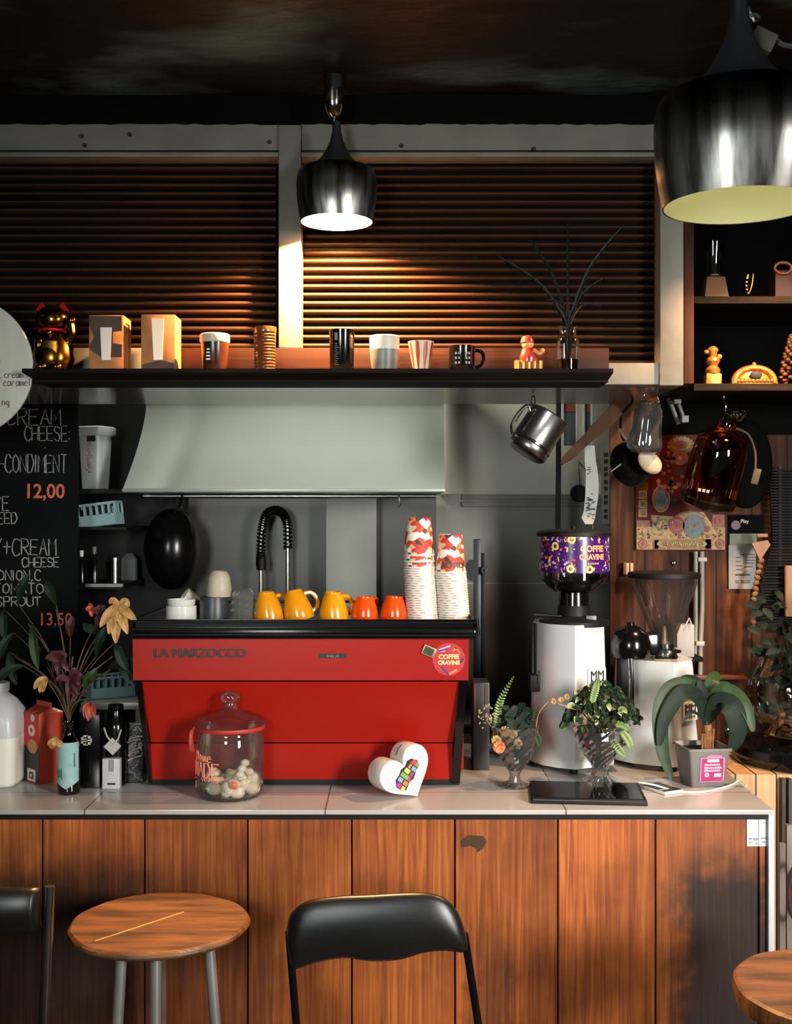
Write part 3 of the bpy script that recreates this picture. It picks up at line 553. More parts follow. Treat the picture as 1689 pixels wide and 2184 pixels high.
g = G(); quad_panel(g, 316, 980, 1655, 3.2085, 316, 980, 1674, 3.2085, .4); g.ob('base_frame', mBlack, t)
def sidepl(xa, xb, nm):
    g = G(); z = lambda y, Y: wz(y, Y); X0, X1 = xa, xb
    pr = [(3.105, z(1358, 3.105)), (3.105, z(1452, 3.105)), (3.195, 1.02), (3.205, 1.008), (3.7, 1.008), (3.74, 1.42), (3.74, 1.44), (3.105, 1.44)]
    vs = [(X0[0] + (X0[1]-X0[0])*min(1, max(0, (1.42-q)/.4)), y, q) for y, q in pr]; v2 = [(X1[0] + (X1[1]-X1[0])*min(1, max(0, (1.42-q)/.4)), y, q) for y, q in pr]
    n = len(pr); g.add(vs + v2, [list(range(n)), list(range(n, 2*n))[::-1]] + [[i, (i+1) % n, (i+1) % n+n, i+n] for i in range(n)]); return g.ob('side_frame', mGloss, t)
sidepl((wx(284, 3.1), wx(316, 3.2)), (wx(299, 3.1), wx(324, 3.2)), ''); sidepl((wx(985, 3.1), wx(963, 3.2)), (wx(1001, 3.1), wx(981, 3.2)), '')
for x in (wx(302, 3.11)-.001, wx(998, 3.1)-.014):
    g = G(); g.box(x, x+.012, 3.27, 3.70, 1.03, 1.425, .002); g.ob('side_panel', mRedM, t)
g = G(); g.box(wx(330, 3.2), wx(950, 3.2), 3.215, 3.72, 1.02, 1.43); g.ob('housing', mBlack, t)
zt = 1.447; x0, x1 = wx(284, 3.08), wx(1014, 3.08)
g = G(); g.box(x0, x1, 3.075, 3.76, zt-.03, zt, .004); g.ob('cup_tray', mGloss, t)
g = G()
for z in (zt-.018, zt-.004, wz(1324, 3.075)-.002): g.tube([(x0, 3.075, z), (x1, 3.075, z), (x1, 3.755, z), (x0, 3.755, z)], .0045, 8, True)
g.box(x0, x1, 3.076, 3.082, zt-.028, wz(1321, 3.076)); g.box(x0-.002, x0+.006, 3.076, 3.755, zt-.03, wz(1321, 3.076)); g.box(x1-.006, x1+.002, 3.076, 3.755, zt-.03, wz(1321, 3.076)); g.ob('cup_rail', mGloss, t)
g = G(); g.tube([(x1+.004, 3.08, wz(1318, 3.08)), (x1+.009, 3.08, wz(1356, 3.08))], .004, 8); g.ob('rail_end', mChrome, t)
Yl = 3.0985
mBadge = mat('badge_black', '#14100f', '#0d0b0a', rough=.35)
G().at((wx(426, Yl), Yl, wz(1394, Yl))).text('LA MARZOCCO', .034, .004, 0, sx=1.0).at((wx(426, Yl)+.0012, Yl, wz(1394, Yl)+.0006)).text('LA MARZOCCO', .034, .0042, 0, sx=1.0).at((wx(426, Yl)-.001, Yl, wz(1394, Yl)-.0006)).text('LA MARZOCCO', .034, .0038, 0, sx=1.0).ob('lettering', mBadge, t)
g = G(); px_box(g, 681, 739, 1394, 1404, Yl, .002); b = g.ob('badge', mBadge, t)
G().at((wx(710, Yl), Yl-.001, wz(1399, Yl))).text('linea pb', .0105, .001).ob('lettering', mat('badge_grey', '#8d8b85', '#7b7974'), b)
# stickers: things stuck on the machine
c = P(957, 1406, Yl); t = T('round_sticker', 'round red coffee sticker with cream lettering on the machine top right', 'sticker', (c.x, c.y, c.z - S(35, Yl)))
g = G().at(c, rx=pi/2); g.lathe([(0, 0), (S(35, Yl), 0), (S(35, Yl), .0012), (0, .0012)], n=48); g.ob('disc', mat('sticker_red', '#b3242b', '#a8201f', rough=.4), t)
us = S(1, Yl)
mConf = [mat('confetti_orange', '#f0824f', '#e06a35'), mat('confetti_lilac', '#c9a6d6', '#a987bd'), mat('confetti_purple', '#4b1d6b', '#3a1655'), mat('confetti_white', '#e9e2da', '#d8cfc4'), mat('confetti_red', '#b22433', '#96202c'), mat('confetti_yellow', '#e3d46a', '#c9b64c'), mat('confetti_grey', '#8b8d95', '#757780')]
g = G()
for k, x, y, a, l, wd in [(1, -9, 24, .35, 13, 4), (2, -12, 20, .3, 10, 3), (0, 12, 21, .8, 5, 5), (0, 19, 19, -.9, 9, 3), (2, 28, -2, .9, 6, 5), (2, -8, -24, -.8, 11, 4), (0, 9, -27, .5, 10, 5), (1, -15, 17, .1, 8, 2), (4, 27, -10, 1.2, 6, 4)]:
    g.mi(k).at((c.x + x*us, c.y-.0018, c.z + y*us), ry=-a).box(-l*us, l*us, -.0003, .0006, -wd*us*.5, wd*us*.5)
g.ob('confetti', mConf, t)
g = G().at((c.x, c.y-.0022, c.z+5*us)).text('COFFIE', .0165, .0008, .0007, sx=1.02); g.at((c.x, c.y-.0022, c.z-7.5*us)).text('CRAVINE', .0145, .0008, .0007, sx=.97); g.ob('lettering', mat('cream_print', '#f3c98a', '#e6b878'), t)
c = P(915, 1389, Yl-.003); t = T('fridge_magnet', 'small framed dark green square magnet left of the round sticker', 'magnet', (c.x, c.y, c.z-.015))
g = G().at(c, ry=.42); g.box(-.0175, .0175, -.002, .003, -.013, .013, .001); g.ob('frame', mat('brass_frame', '#a58c66', '#7d6544', rough=.4, metal=.4), t)
G().at(c, ry=.42).box(-.014, .012, -.003, .002, -.0095, .0095).ob('picture', mat('dark_green_picture', '#1d2413', '#2f3a1c', scale=80), t)
# ---------------------------------------------------------------- things on the cup tray
ZT = zt
def tray(px, Y): return V((wx(px, Y), Y, ZT))
def mug(label, px, Y, prof, m, tilt=0, ha=0, group=None, handle=True, name='mug'):
    b = tray(px, Y); t = T(name, label, 'mug', b, group); u = S(1, Y); g = G().at(b, sc=u); g.lathe(prof, n=36); g.ob('body', m, t)
    if handle:
        zc = prof[-1][1]; g = G().at(b, sc=u, rz=ha); r1 = 27; g.tube(smooth_path([(r1+1, 0, 10), (r1+16, 0, 18), (r1+20, 0, 34), (r1+10, 0, 50), (r1-6, 0, 52)]), 4.6, 8); g.ob('handle', m, t)
    return t
INV = [(30, 1), (31, 0), (32, 2), (32, 10), (29.5, 26), (24, 46), (19, 58), (17.5, 61), (17, 64), (15, 64), (14, 61), (0, 61)]
mYel = mat('yellow_glaze', '#e0920f', '#d6850b', rough=.2, coat=.6, scale=4); mOra = mat('orange_glaze', '#df4a09', '#d14007', rough=.18, coat=.7, scale=4)
a = mug('yellow mug upside down beside the faceted glass', 575, 3.24, INV, mYel, ha=.5, group='upturned mugs on the machine'); a.rotation_euler = (.05, R(-7), 0)
a = mug('middle yellow mug of three, leaning to the right', 640, 3.24, INV, mYel, ha=.35, group='upturned mugs on the machine'); a.rotation_euler = (.0, R(-13), 0); a.location.z += .006
a = mug('yellow mug upside down next to the orange ones', 713, 3.24, INV, mYel, ha=.6, group='upturned mugs on the machine'); a.rotation_euler = (.05, R(-3), 0)
IN2 = [(25, 1), (26.5, 0), (28.5, 5), (28.5, 14), (26, 30), (21, 46), (19.5, 50), (19, 54), (16, 54), (15, 51), (0, 51)]
a = mug('orange mug upside down next to the yellow ones', 778, 3.24, IN2, mOra, ha=.9, group='upturned mugs on the machine', handle=False)
g = G().at(V(ORG[a.name]), sc=S(1, 3.24), rz=.8); g.tube(smooth_path([(22, 0, 46), (34, 0, 48), (36, 0, 34), (27, 0, 16)]), 3.6, 8); g.ob('handle', mOra, a)
dup(a, tray(840, 3.24), 'orange mug upside down beside the tall stack of paper cups', 0)
b = tray(387, 3.25); u = S(1, 3.25); t = T('ramekin_stack_bowl', 'white ribbed bowl, lower of the white stack at the left of the tray', 'bowl', b, 'white bowls on the machine'); t.name = 'bowl'; ORG['bowl'] = ORG['ramekin_stack_bowl']
pb = [(30, 0), (32, 0), (33, 3), (33, 34), (31, 36), (29, 36)]
g = G().at(b, sc=u); g.lathe([(0, 0), (28, 0), (32, 3)] + [(32.5 + .4*(k % 2), 4+k*1.6) for k in range(18)] + [(32, 34), (29, 34), (27, 5), (0, 4)], n=40); g.ob('body', mCeramic, t)
b2 = b + V((0, 0, 34*u)); t = T('bowl', 'small white bowl nested on top of the white ribbed bowl', 'bowl', b2, 'white bowls on the machine')
g = G().at(b2, sc=u); g.lathe([(0, 0), (27, 0), (29, 3), (30, 13), (28, 13), (26, 3), (0, 2)], n=36); g.ob('body', mCeramic, t)
b = tray(412, 3.33); t = T('jug', 'white cup tipped over behind the white bowls', 'cup', b + V((0, 0, .03)))
g = G().at(b + V((0, 0, .038)), ry=-1.0, rz=.3, sc=S(1, 3.33)); g.lathe([(0, -20), (16, -20), (22, -8), (27, 28), (25, 28), (20, -6), (0, -17)], n=32); g.ob('body', mat('cream_china', '#c9bfae', '#bdb2a0', rough=.3), t); t.name = 'tipped_cup'; ORG['tipped_cup'] = ORG['jug']
b = tray(457, 3.25); u = S(1, 3.25); t = T('mug', 'dark slate grey straight mug under the beige cup', 'mug', b)
g = G().at(b, sc=u); g.lathe([(0, 0), (29, 0), (31, 2), (31, 50), (30, 53), (27, 53), (26, 4), (0, 3)], n=40); g.ob('body', mat('slate_glaze', '#33373c', '#272a2e', rough=.4, scale=18), t)
g = G().at(b, sc=u, rz=2.4); g.tube(smooth_path([(30, 0, 44), (44, 0, 40), (46, 0, 22), (30, 0, 12)]), 4, 8); g.ob('handle', MT['slate_glaze'], t)
b2 = b + V((10*u, 0, 53*u)); t = T('cup', 'beige cup upside down on top of the slate grey mug', 'cup', b2)
g = G().at(b2, sc=u); g.lathe([(25, 1), (26, 0), (27, 2), (26.5, 18), (23, 42), (18, 52), (16, 54), (13, 54), (12, 52), (0, 52)], n=36); g.ob('body', mat('beige_speckle_glaze', '#b9ad95', '#a5987f', rough=.45, scale=30), t)
b = tray(518, 3.25); t = T('faceted_glass', 'faceted clear drinking glass upside down beside the yellow mugs', 'glass', b)
g = G().at(b, sc=u); g.lathe([(25, 0), (26, 8), (25, 16), (26, 24), (24.5, 32), (25.5, 40), (24, 48), (24, 56), (20, 66), (14, 70), (0, 70)], n=14, wob=lambda i, k: 1 + .07*((i+k) % 2)); g.ob('body', glass('tumbler_glass', '#efefec', rough=.05, base=.3, haze=.14), t, smooth=False)
# paper cups
mCupW = mat('white_cup_rim', '#dcd8cf', '#cbc6bb', rough=.6, scale=30)
def cup_print():
    m = mat('paper_cup_print', '#e2dcd0', '#d8d0c2', rough=.6); t = m.node_tree; L = t.links.new; b = t.nodes['Principled BSDF']
    tc = nd(t, 'ShaderNodeTexCoord'); vo = nd(t, 'ShaderNodeTexVoronoi'); vo.inputs['Scale'].default_value = 62; L(tc.outputs['Object'], vo.inputs[0])
    sp = nd(t, 'ShaderNodeSeparateColor'); L(vo.outputs['Color'], sp.inputs[0]); cr = nd(t, 'ShaderNodeValToRGB'); cr.color_ramp.interpolation = 'CONSTANT'; e = cr.color_ramp.elements
    e[0].color = C('#c33b22'); e[1].position = .22; e[1].color = C('#e2dcd0')
    for p, c in ((.42, '#d9742f'), (.56, '#e5ddcf'), (.74, '#b92f2a'), (.84, '#d8b184'), (.93, '#43302a')): k = e.new(p); k.color = C(c)
    L(sp.outputs[0], cr.inputs[0]); L(cr.outputs[0], b.inputs['Base Color']); return m
mCupP = cup_print()
def paper_cup(name, label, b, top):
    u = S(1, 3.25); t = T(name, label, 'paper cup', b, None); g = G().at(b, sc=u)
    g.lathe([(31, 1), (32.5, 0), (34, 1.2), (34, 3.2), (32.8, 4.2)], n=32)
    rim = g.ob('rim', mCupW, t)
    g = G().at(b, sc=u); g.lathe([(32.8, 4.2), (31.5, 14), (26.5, 70), (25, 82), (23.6, 82.5), (23.4, 78), (0, 77)], n=32); g.ob('wall', mCupP, t); return t
u = S(1, 3.25); proto = None
for si, (px, n, lean, lbl) in enumerate([(901, 25, -.33, ('left', 'taller')), (969, 21, -.42, ('right', 'shorter'))]):
    b = tray(px, 3.25); rowlab = 'white rimmed paper cup nested upside down inside the %s stack on the machine' % lbl[1]
    for k in range(n):
        extra = max(0, k - (n-3)) * 8 if si == 0 else 0
        loc = b + V((lean*k*u + random.uniform(-.4, .4)*u, 0, (k*5.15 + extra)*u)); top = k == n-1
        lab = rowlab if not top else 'printed paper cup on the very top of the %s stack on the machine' % lbl[1]
        if proto is None: proto = paper_cup('paper_cup', lab, loc, False); c = proto
        else: c = dup(proto, loc, lab, random.uniform(-.25, .25))
        c['group'] = 'paper cups in the %s stack' % lbl[1]
        if k == n-3 + (2 if si else 0):
            ug = G(); ug.text('ROTIO', .022, .0006, .0006, sx=1.0); ug.bend(0, (0, 0, 17*u), 31.9*u); o = ug.ob('lettering', mat('bottle_green_print', '#1f4a34', '#183b29'), c, world=False); o.rotation_euler.z = .12 - c.rotation_euler.z
# ---------------------------------------------------------------- cookie jar and heart speaker
mJarG = glass('jar_glass', '#fbfaf8', base=.05, haze=.025); YJ = 3.098; b = V((wx(491, YJ), YJ, 1.0)); u = S(1, YJ)
t = T('cookie_jar', 'clear glass jar with knobbed lid, red band and pale sweets inside', 'jar', b)
g = G().at(b, sc=u); g.lathe([(0, 1), (58, 0), (66, 4), (70, 12), (72, 22), (72, 122), (69, 134), (66, 140), (68, 146), (68, 152)], n=56); g.lathe([(65, 152), (63, 140), (68, 122), (68, 24), (62, 8), (0, 6)], n=56); g.ob('jar_body', mJarG, t, ang=.9)
g = G().at(b, sc=u); g.lathe([(74, 152), (78, 154), (78, 160), (66, 168), (40, 178), (22, 184), (15, 190), (14, 198), (20, 202), (21, 212), (17, 219), (8, 222), (0, 222)], n=56); lid = g.ob('lid', mJarG, t, ang=.9)
g = G().at(b, sc=u); g.lathe([(68, 144), (73, 144), (74.5, 148), (73, 152), (68, 152)], n=56); g.ob('rubber_band', mat('red_rubber_seal', '#b3382f', '#a32d25', rough=.4), t)
g = G().at(b, sc=u); p = [(-72, -6, 150), (-80, -8, 140), (-82, -10, 122), (-79, -10, 96)]; g.tube(smooth_path(p), [2]*6 + [4]*7 + [5]*6, 6, flat=.3); g.ob('ribbon', mat('coral_ribbon', '#c8503f', '#b7402f', rough=.5), t)
mSweet = mat('pale_sweets', '#f6efe0', '#ecdfc6', rough=.6, scale=60)
g = G().at(b, sc=u)
for k in range(90):
    a = random.uniform(0, 2*pi); r = 55*math.sqrt(random.random()); z = random.uniform(12, 32 + 22*max(0, cos(a-.1)) + 14*max(0, cos(a-2.6))); q = random.uniform(9, 15)
    g.ell((r*cos(a), r*sin(a), z), (q*random.uniform(.8, 1.3), q, q*random.uniform(.6, 1)), 9, 6)
for p in [(30, -38, 66), (44, -30, 58), (36, -36, 78), (26, -40, 54)]: g.ell(p, (10, 9, 8), 9, 6)
sw = g.ob('sweets', mSweet, t); sw['kind'] = 'stuff'
g = G().at(b + V((18*u, -66*u, 38*u)), rx=pi/2, sc=u); g.lathe([(2, 0), (8, 0), (9, 2), (3, 3), (2, 0)], n=16); g.ob('sweet_ring', mat('coral_sweet', '#d9774f', '#c9613a'), t)
g = G(); mS = mat('coral_paint_pen', '#ff9c80', '#f58a6e')
def jar_write(st, x, z, h, r):
    i0 = len(g.v); g.write(st, x*u, 0, z*u, h*u, .55, r, .25); return i0
i0 = len(g.v); jar_write('Home', -84, 84, 20, .0016); jar_write('MADE', -92, 52, 30, .002); jar_write('oeoes', -60, 44, 14, .0011); jar_write('i', -96, 22, 26, .0016); g.bend(i0, b, 72.6*u)
g.ob('painted_writing', mS, t)
# heart
YH = 3.075; c = P(866, 1640, YH); t = T('heart_speaker', 'white heart-shaped speaker leaning on the counter in front of the red machine', 'speaker', (c.x, 3.1, 1.0)); u = S(1, YH)
def heart(s=1):
    o = []
    for k in range(64):
        a = 2*pi*k/64; x = 16*math.copysign(abs(sin(a))**(3 if cos(a) > 0 else 2.1), sin(a)); z = 13*cos(a) - 5*cos(2*a) - 2*cos(3*a) - cos(4*a); o.append((x*s, (z if z > 0 else z*.86)*s))
    return o
hs = heart(4.05*u); ln = []
def hring(sc, y): return [(x*sc, y, z*sc) for x, z in hs]
MH = Mx.Translation((wx(872, YH)-.004, 3.065, 1.0 + 67*u)) @ Mx.Rotation(R(32), 4, 'Z') @ Mx.Rotation(R(-27), 4, 'Y')
MH = Mx.Translation((0, 0, 1.0005 - min((MH @ V((x, y, z))).z for x, z in hs for y in (.007, .06)))) @ MH
g = G(); g.M = MH; g.loft([hring(.9, 0), hring(.975, .002), hring(1, .007), hring(1, .06), hring(.97, .066), hring(.9, .068)]); g.ob('casing', mCeramic, t, ang=.8)
g = G(); g.M = MH
def inside(x, z):
    n = 0; q = [(a*.84, b*.84) for a, b in hs]
    for (x0, z0), (x1, z1) in zip(q, q[1:] + q[:1]):
        if (z0 > z) != (z1 > z) and x < (x1-x0)*(z-z0)/(z1-z0) + x0: n ^= 1
    return n
for i in range(-9, 10):
    for k in range(-9, 9):
        x, z = i*.0074, k*.0074
        if inside(x, z) and not (abs(z-.004) < .019 and abs(x) < .045): g.box(x-.0009, x+.0009, -.0006, .0005, z-.0009, z+.0009)
g.ob('speaker_holes', mat('grey_perforation', '#77787a', '#66676a'), t)
g = G(); g.M = MH @ Mx.Rotation(R(-26), 4, 'Y') @ Mx.Translation((-.002, 0, .002))
mK = [mat('logo_purple', '#9a2f7d', '#8a2870'), mat('logo_blue', '#6f93b5', '#5f82a5'), mat('logo_green', '#6a9a4d', '#58863f'), mat('logo_yellow', '#d9c85a', '#cdb948'), mat('logo_orange', '#dd7a3a', '#cf6a2c'), mat('logo_red', '#c03a4a', '#b02f40'), mInk]
poly = [(-.042, -.012), (-.034, -.024), (-.012, -.02), (.002, -.026), (.022, -.02), (.04, -.02), (.046, -.006), (.04, .012), (.028, .02), (.014, .016), (0, .022), (-.016, .018), (-.03, .02), (-.044, .006)]
g.mi(6).prism(poly, -.0012, .0002)
for i in range(6):
    x = -.036 + i*.0145; g.mi(i).prism([(x-.0062, -.004+.006*sin(i*2.1)), (x+.0062, -.005+.006*sin(i*2.1)), (x+.0058, .011+.005*sin(i)), (x-.0058, .012+.005*sin(i))], -.002, 0)
    g.mi((i+3) % 6).prism([(x-.0058, -.0185), (x+.0058, -.018), (x+.0058, -.0075+.004*sin(i*2)), (x-.0058, -.007+.004*sin(i*2))], -.0021, 0)
g.ob('rainbow_emblem', mK, t)
g = G(); g.M = MH; 
g.tube([(hs[k][0]*1.004, .036, hs[k][1]*1.004) for k in range(5, 10)], .0016, 6); g.ob('slot', mInk, t)
# ---------------------------------------------------------------- coffee grinders
mGrS = mat('silver_grinder_paint', '#d2d4d2', '#c6c8c6', rough=.3, metal=.15, scale=4, st=(1, 1, .4), coat=.6)
mHop = glass('smoked_hopper', '#d9d0c8', base=.12, rough=.06)
mMM = mat('stencil_ink', '#23241f', '#34352f', rough=.6, scale=60)
def grinder(label, ax, ay, top, bot, plan, face_w, face_d, stick, zs):
    """ax, ay: the body's nearest upright edge on the counter"""
    t = T('coffee_grinder', label, 'coffee grinder', (ax, ay+.12, 1.0)); g = G(); rings = []
    for q, z in ((1.10, bot), (1.105, bot+.012), (1.03, bot+.14), (.99, bot+.27), (.97, top-.004), (.95, top)):
        rings.append([(ax + x*q if x < 0 else ax + x*(1 + (q-1)*2.2), ay + y, z) for x, y in plan])
    g.loft(rings); g.ob('body', mGrS, t, ang=.5)
    g = G()
    for x, y in ((.0, .02), (face_w-.01, face_d+.02), (-.1, .13), (.03, .24)): g.cyl((ax+x, ay+y, 1.0), .012, 0, .02, 14, .003)
    g.ob('feet', mBlack, t); return t
def curve_plan(fw, fd, pts): return [(0, 0), (fw*.33, fd*.33), (fw*.66, fd*.66), (fw, fd)] + pts
Yg = 3.34; ax = wx(1226, Yg)
t = grinder('silver coffee grinder with purple patterned hopper, nearer the red machine', ax, Yg, wz(1329, 3.42), 1.016, curve_plan(.10, .06, [(.105, .14), (.09, .22), (.04, .27), (-.02, .27), (-.07, .25), (-.095, .2), (-.105, .15), (-.098, .10), (-.075, .055), (-.04, .022)]), .094, .06, None, None)
cx, cy = wx(1224, 3.46), 3.46; u = S(1, 3.46); zz = lambda y: wz(y, 3.46)
G().lathe([(0, zz(1332)), (74*u, zz(1332)), (74*u, zz(1322)), (60*u, zz(1318)), (36*u, zz(1312)), (34*u, zz(1290)), (0, zz(1290))], (cx, cy, 0), 36).ob('collar', mBlack, t)
g = G().at((cx + 30*u, cy - 40*u, zz(1318))); g.box(-.016, .014, -.01, .01, -.008, .012, .002); g.ob('stop_block', mat('grey_block', '#5d5d60', '#505053', rough=.4), t)
g = G(); g.tube([(cx-30*u, cy-.03, zz(1312)), (cx-88*u, cy-.04, zz(1308))], .004, 8); g.tube([(cx-62*u, cy-.04, zz(1309)), (cx-90*u, cy-.04, zz(1308))], .007, 8); g.ob('adjuster', mBlack, t)
G().lathe([(0, zz(1292)), (33*u, zz(1292)), (31*u, zz(1262)), (40*u, zz(1256)), (44*u, zz(1250)), (0, zz(1250))], (cx, cy, 0), 32).ob('neck', mGloss, t)
g = G(); g.lathe([(38*u, zz(1262)), (54*u, zz(1252)), (71*u, zz(1234)), (71*u, zz(1219)), (72.5*u, zz(1139))], (cx, cy, 0), 48); hp = g.ob('hopper', mHop, t)
G().lathe([(0, zz(1258)), (40*u, zz(1258)), (58*u, zz(1243)), (0, zz(1241))], (cx, cy, 0), 32).ob('coffee_beans', mat('coffee_beans', '#1c110b', '#0f0906', rough=.5, scale=120, bump=.8), t)
g = G(); g.lathe([(73.2*u, zz(1219)), (74*u, zz(1140))], (cx, cy, 0), 64); wr = g.ob('hopper_wrap', mat('purple_wrap', '#3c1766', '#30124f', rough=.25, scale=3, coat=.3), t)
g = G().at(); i0 = len(g.v); rnd = random.Random(11)
for k in range(230):
    x = rnd.uniform(-125, 118)*u; z = rnd.uniform(zz(1214), zz(1144)); 
    if -8*u < x < 66*u and zz(1208) < z < zz(1153): continue
    c = rnd.randrange(7); a = rnd.uniform(0, 3); l = rnd.choice((1.5, 2.5, 3.5, 5))*u; wd = rnd.choice((1.4, 2, 3))*u
    g.mi(c).at((x, 0, z), ry=a).box(-l, l, 0, .0005, -wd*.8, wd*.8)
for x, z in ((-52, 1163), (-16, 1149), (-18, 1210), (22, 1211)): g.mi(5).at((x*u, 0, zz(z)), rx=pi/2).lathe([(4*u, 0), (8.5*u, 0), (8.5*u, .0006), (4*u, .0006)], n=16)
g.at(); g.bend(i0, (cx, cy, 0), 74.4*u); g.ob('wrap_confetti', mConf, wr)
g = G(); g.at((30*u, 0, zz(1169))).text('COFFIE', .0245, .0006, .001); g.at((30*u, 0, zz(1186))).text('CRAVINE', .0215, .0006, .001, sx=.95); g.at()
for k in range(7): g.box((18+k*4)*u, (20.6+k*4)*u, 0, .0004, zz(1201), zz(1197+k % 2))
g.bend(0, (cx, cy, 0), 75*u); g.ob('lettering', mat('peach_print', '#f59c72', '#ea8c60'), wr)
g = G(); g.lathe([(0, zz(1128)), (50*u, zz(1129)), (76*u, zz(1133)), (79*u, zz(1136)), (79*u, zz(1143)), (74*u, zz(1144)), (0, zz(1144))], (cx, cy, 0), 48); g.tube([(cx+.0, cy, zz(1129)), (cx, cy, zz(1122))], .008, 10); g.ob('hopper_lid', mBlack, t)
Yb = 3.44; g = G(); px_box(g, 1141, 1156, 1330, 1442, Yb, .05, .003); px_box(g, 1131, 1152, 1440, 1476, Yb-.02, .05, .004); sb = g.ob('switch_panel', mBlack, t)
g = G(); px_box(g, 1147, 1150, 1430, 1458, Yb-.024, .004); g.ob('switch', mChrome, sb)
g = G()
for k in range(3): px_box(g, 1162, 1186, 1414 + k*7, 1417 + k*7, 3.412, .03)
g.ob('vent_slots', mInk, t)
def face_text(t, A, fw, fd, px, py0, py1, w):
    """the stencilled label on the flat right-hand face: upright edge A, face direction (fw, fd)"""
    d = V((fw, fd, 0)).normalized(); y = A[1]; x = wx(px, y)
    for _ in range(4): s = (x - A[0]) / d.x; y = A[1] + s*d.y; x = wx(px, y)
    n = V((d.y, -d.x, 0)); o = V((x, y, wz((py0+py1)/2, y))) + n*.0075; a = math.atan2(d.y, d.x); h = S(py1-py0, y); ww = S(w, y)
    M = Mx.Translation(o) @ Mx.Rotation(a, 4, 'Z'); g = G(); g.M = M; g.box(-ww*.62, ww*.62, 0, .006, -h*.56, h*.56); st = g.ob('stencil_label', mPaper, t)
    g = G()
    for k, q in enumerate((.28, -.04)): g.M = M @ Mx.Translation((0, -.0006, h*q)); g.text('MM', h*.46, .0006, 0, sx=.86*ww/(h*.62)); g.M = g.M @ Mx.Translation((.0009, 0, .0005)); g.text('MM', h*.46, .0007, 0, sx=.86*ww/(h*.62)); g.M = g.M @ Mx.Translation((-.0018, 0, -.001)); g.text('MM', h*.46, .0008, 0, sx=.86*ww/(h*.62))
    g.M = M @ Mx.Translation((0, -.0006, -h*.36)); g.text('MM', h*.3, .0006, 0, sx=1.2*ww/(h*.62)); g.ob('lettering', mMM, st)
face_text(t, (ax, Yg), .094, .06, 1270, 1428, 1480, 40)
Yg = 3.37; ax = wx(1437, Yg)
t = grinder('silver coffee grinder with empty clear cone hopper, behind the potted plant', ax, Yg, wz(1408, 3.42), 1.016, curve_plan(.07, .05, [(.08, .13), (.07, .2), (.03, .27), (-.03, .28), (-.09, .25), (-.13, .2), (-.142, .15), (-.132, .10), (-.10, .055), (-.05, .022)]), .07, .05, None, None)
face_text(t, (ax, Yg), .07, .05, 1468, 1500, 1534, 36)
cx, cy = wx(1416, 3.49), 3.49; u = S(1, 3.49); zz = lambda y: wz(y, 3.49)
g = G(); g.lathe([(0, zz(1412)), (60*u, zz(1412)), (60*u, zz(1404)), (30*u, zz(1401)), (26*u, zz(1393)), (36*u, zz(1390)), (36*u, zz(1384)), (22*u, zz(1381)), (22*u, zz(1372)), (0, zz(1372))], (cx, cy, 0), 40); g.ob('collar', mChrome, t)
g = G(); g.lathe([(18*u, zz(1384)), (22*u, zz(1366)), (70*u, zz(1244)), (71*u, zz(1230))], (cx, cy, 0), 48); g.ob('hopper', glass('clear_hopper', '#f0dccb', base=.14, rough=.08, haze=.035), t)
g = G(); g.lathe([(68*u, zz(1233)), (76*u, zz(1232)), (77*u, zz(1226)), (75*u, zz(1221)), (60*u, zz(1219)), (0, zz(1218))], (cx, cy, 0), 48); g.ob('hopper_lid', mBlack, t)
g = G(); g.lathe([(7*u, zz(1384)), (7*u, zz(1345)), (4*u, zz(1335)), (0, zz(1334))], (cx, cy, 0), 16); g.ob('hopper_gate', mat('dull_brass', '#7e7862', '#655f4c', rough=.4, metal=.5), t)
c = P(1345, 1368, 3.40); g = G().at(c); g.lathe([(0, -.045), (.052, -.045), (.058, -.03), (.057, 0), (.048, .024), (.03, .04), (.012, .047), (.01, .056), (0, .057)], n=32); g.box(0, .085, .0, .075, -.044, .022, .01); g.ob('dosing_dome', mGloss, t)
g = G(); g.tube([P(1345, 1404, 3.345), P(1348, 1450, 3.345), P(1347, 1512, 3.345)], .0075, 10, flat=.5); g.ob('dosing_lever', mChrome, t)
g = G(); px_box(g, 1321, 1340, 1404, 1560, 3.40, .05, .004); px_box(g, 1316, 1342, 1560, 1592, 3.36, .08, .01); g.ob('dosing_fork', mBlack, t)
# ---------------------------------------------------------------- vases, fern and leafy plant
def vase(name, label, px, py, prof, soil, n=22):
    Y = .75*F/(py-CY) + .02; b = V((wx(px, Y), Y, 1.0)); u = S(1, Y); t = T(name, label, 'vase', b); g = G().at(b, sc=u)
    dense = [];
    for (r0, z0), (r1, z1) in zip(prof, prof[1:]):
        k = max(1, int((z1-z0)/7)); dense += [(r0 + (r1-r0)*i/k, z0 + (z1-z0)*i/k) for i in range(k)]
    dense.append(prof[-1]); g.lathe(dense, n=n, wob=lambda i, k: 1 + .075*((i+k) % 2)); g.ob('bowl', glass('crystal_glass', '#f4f3f0', rough=.05, base=.2, haze=.05), t, smooth=False)
    if soil: G().at(b, sc=u).lathe(soil, n=24).ob('soil', mat('dark_potting_soil', '#241812', '#120c09', rough=.8, scale=60, bump=.6), t)
    return t, b, u
PV = [(0, 0), (30, 1), (31, 5), (14, 14), (11, 26), (15, 36), (32, 58), (46, 92), (51, 120), (52, 134)]
t, b, u = vase('crystal_vase', 'footed crystal vase with a tall fern frond and dried blooms', 1098, 1682, [(r*.92, z*.98) for r, z in PV], [(0, 34), (11, 36), (24, 58), (36, 84), (38, 94), (0, 96)])
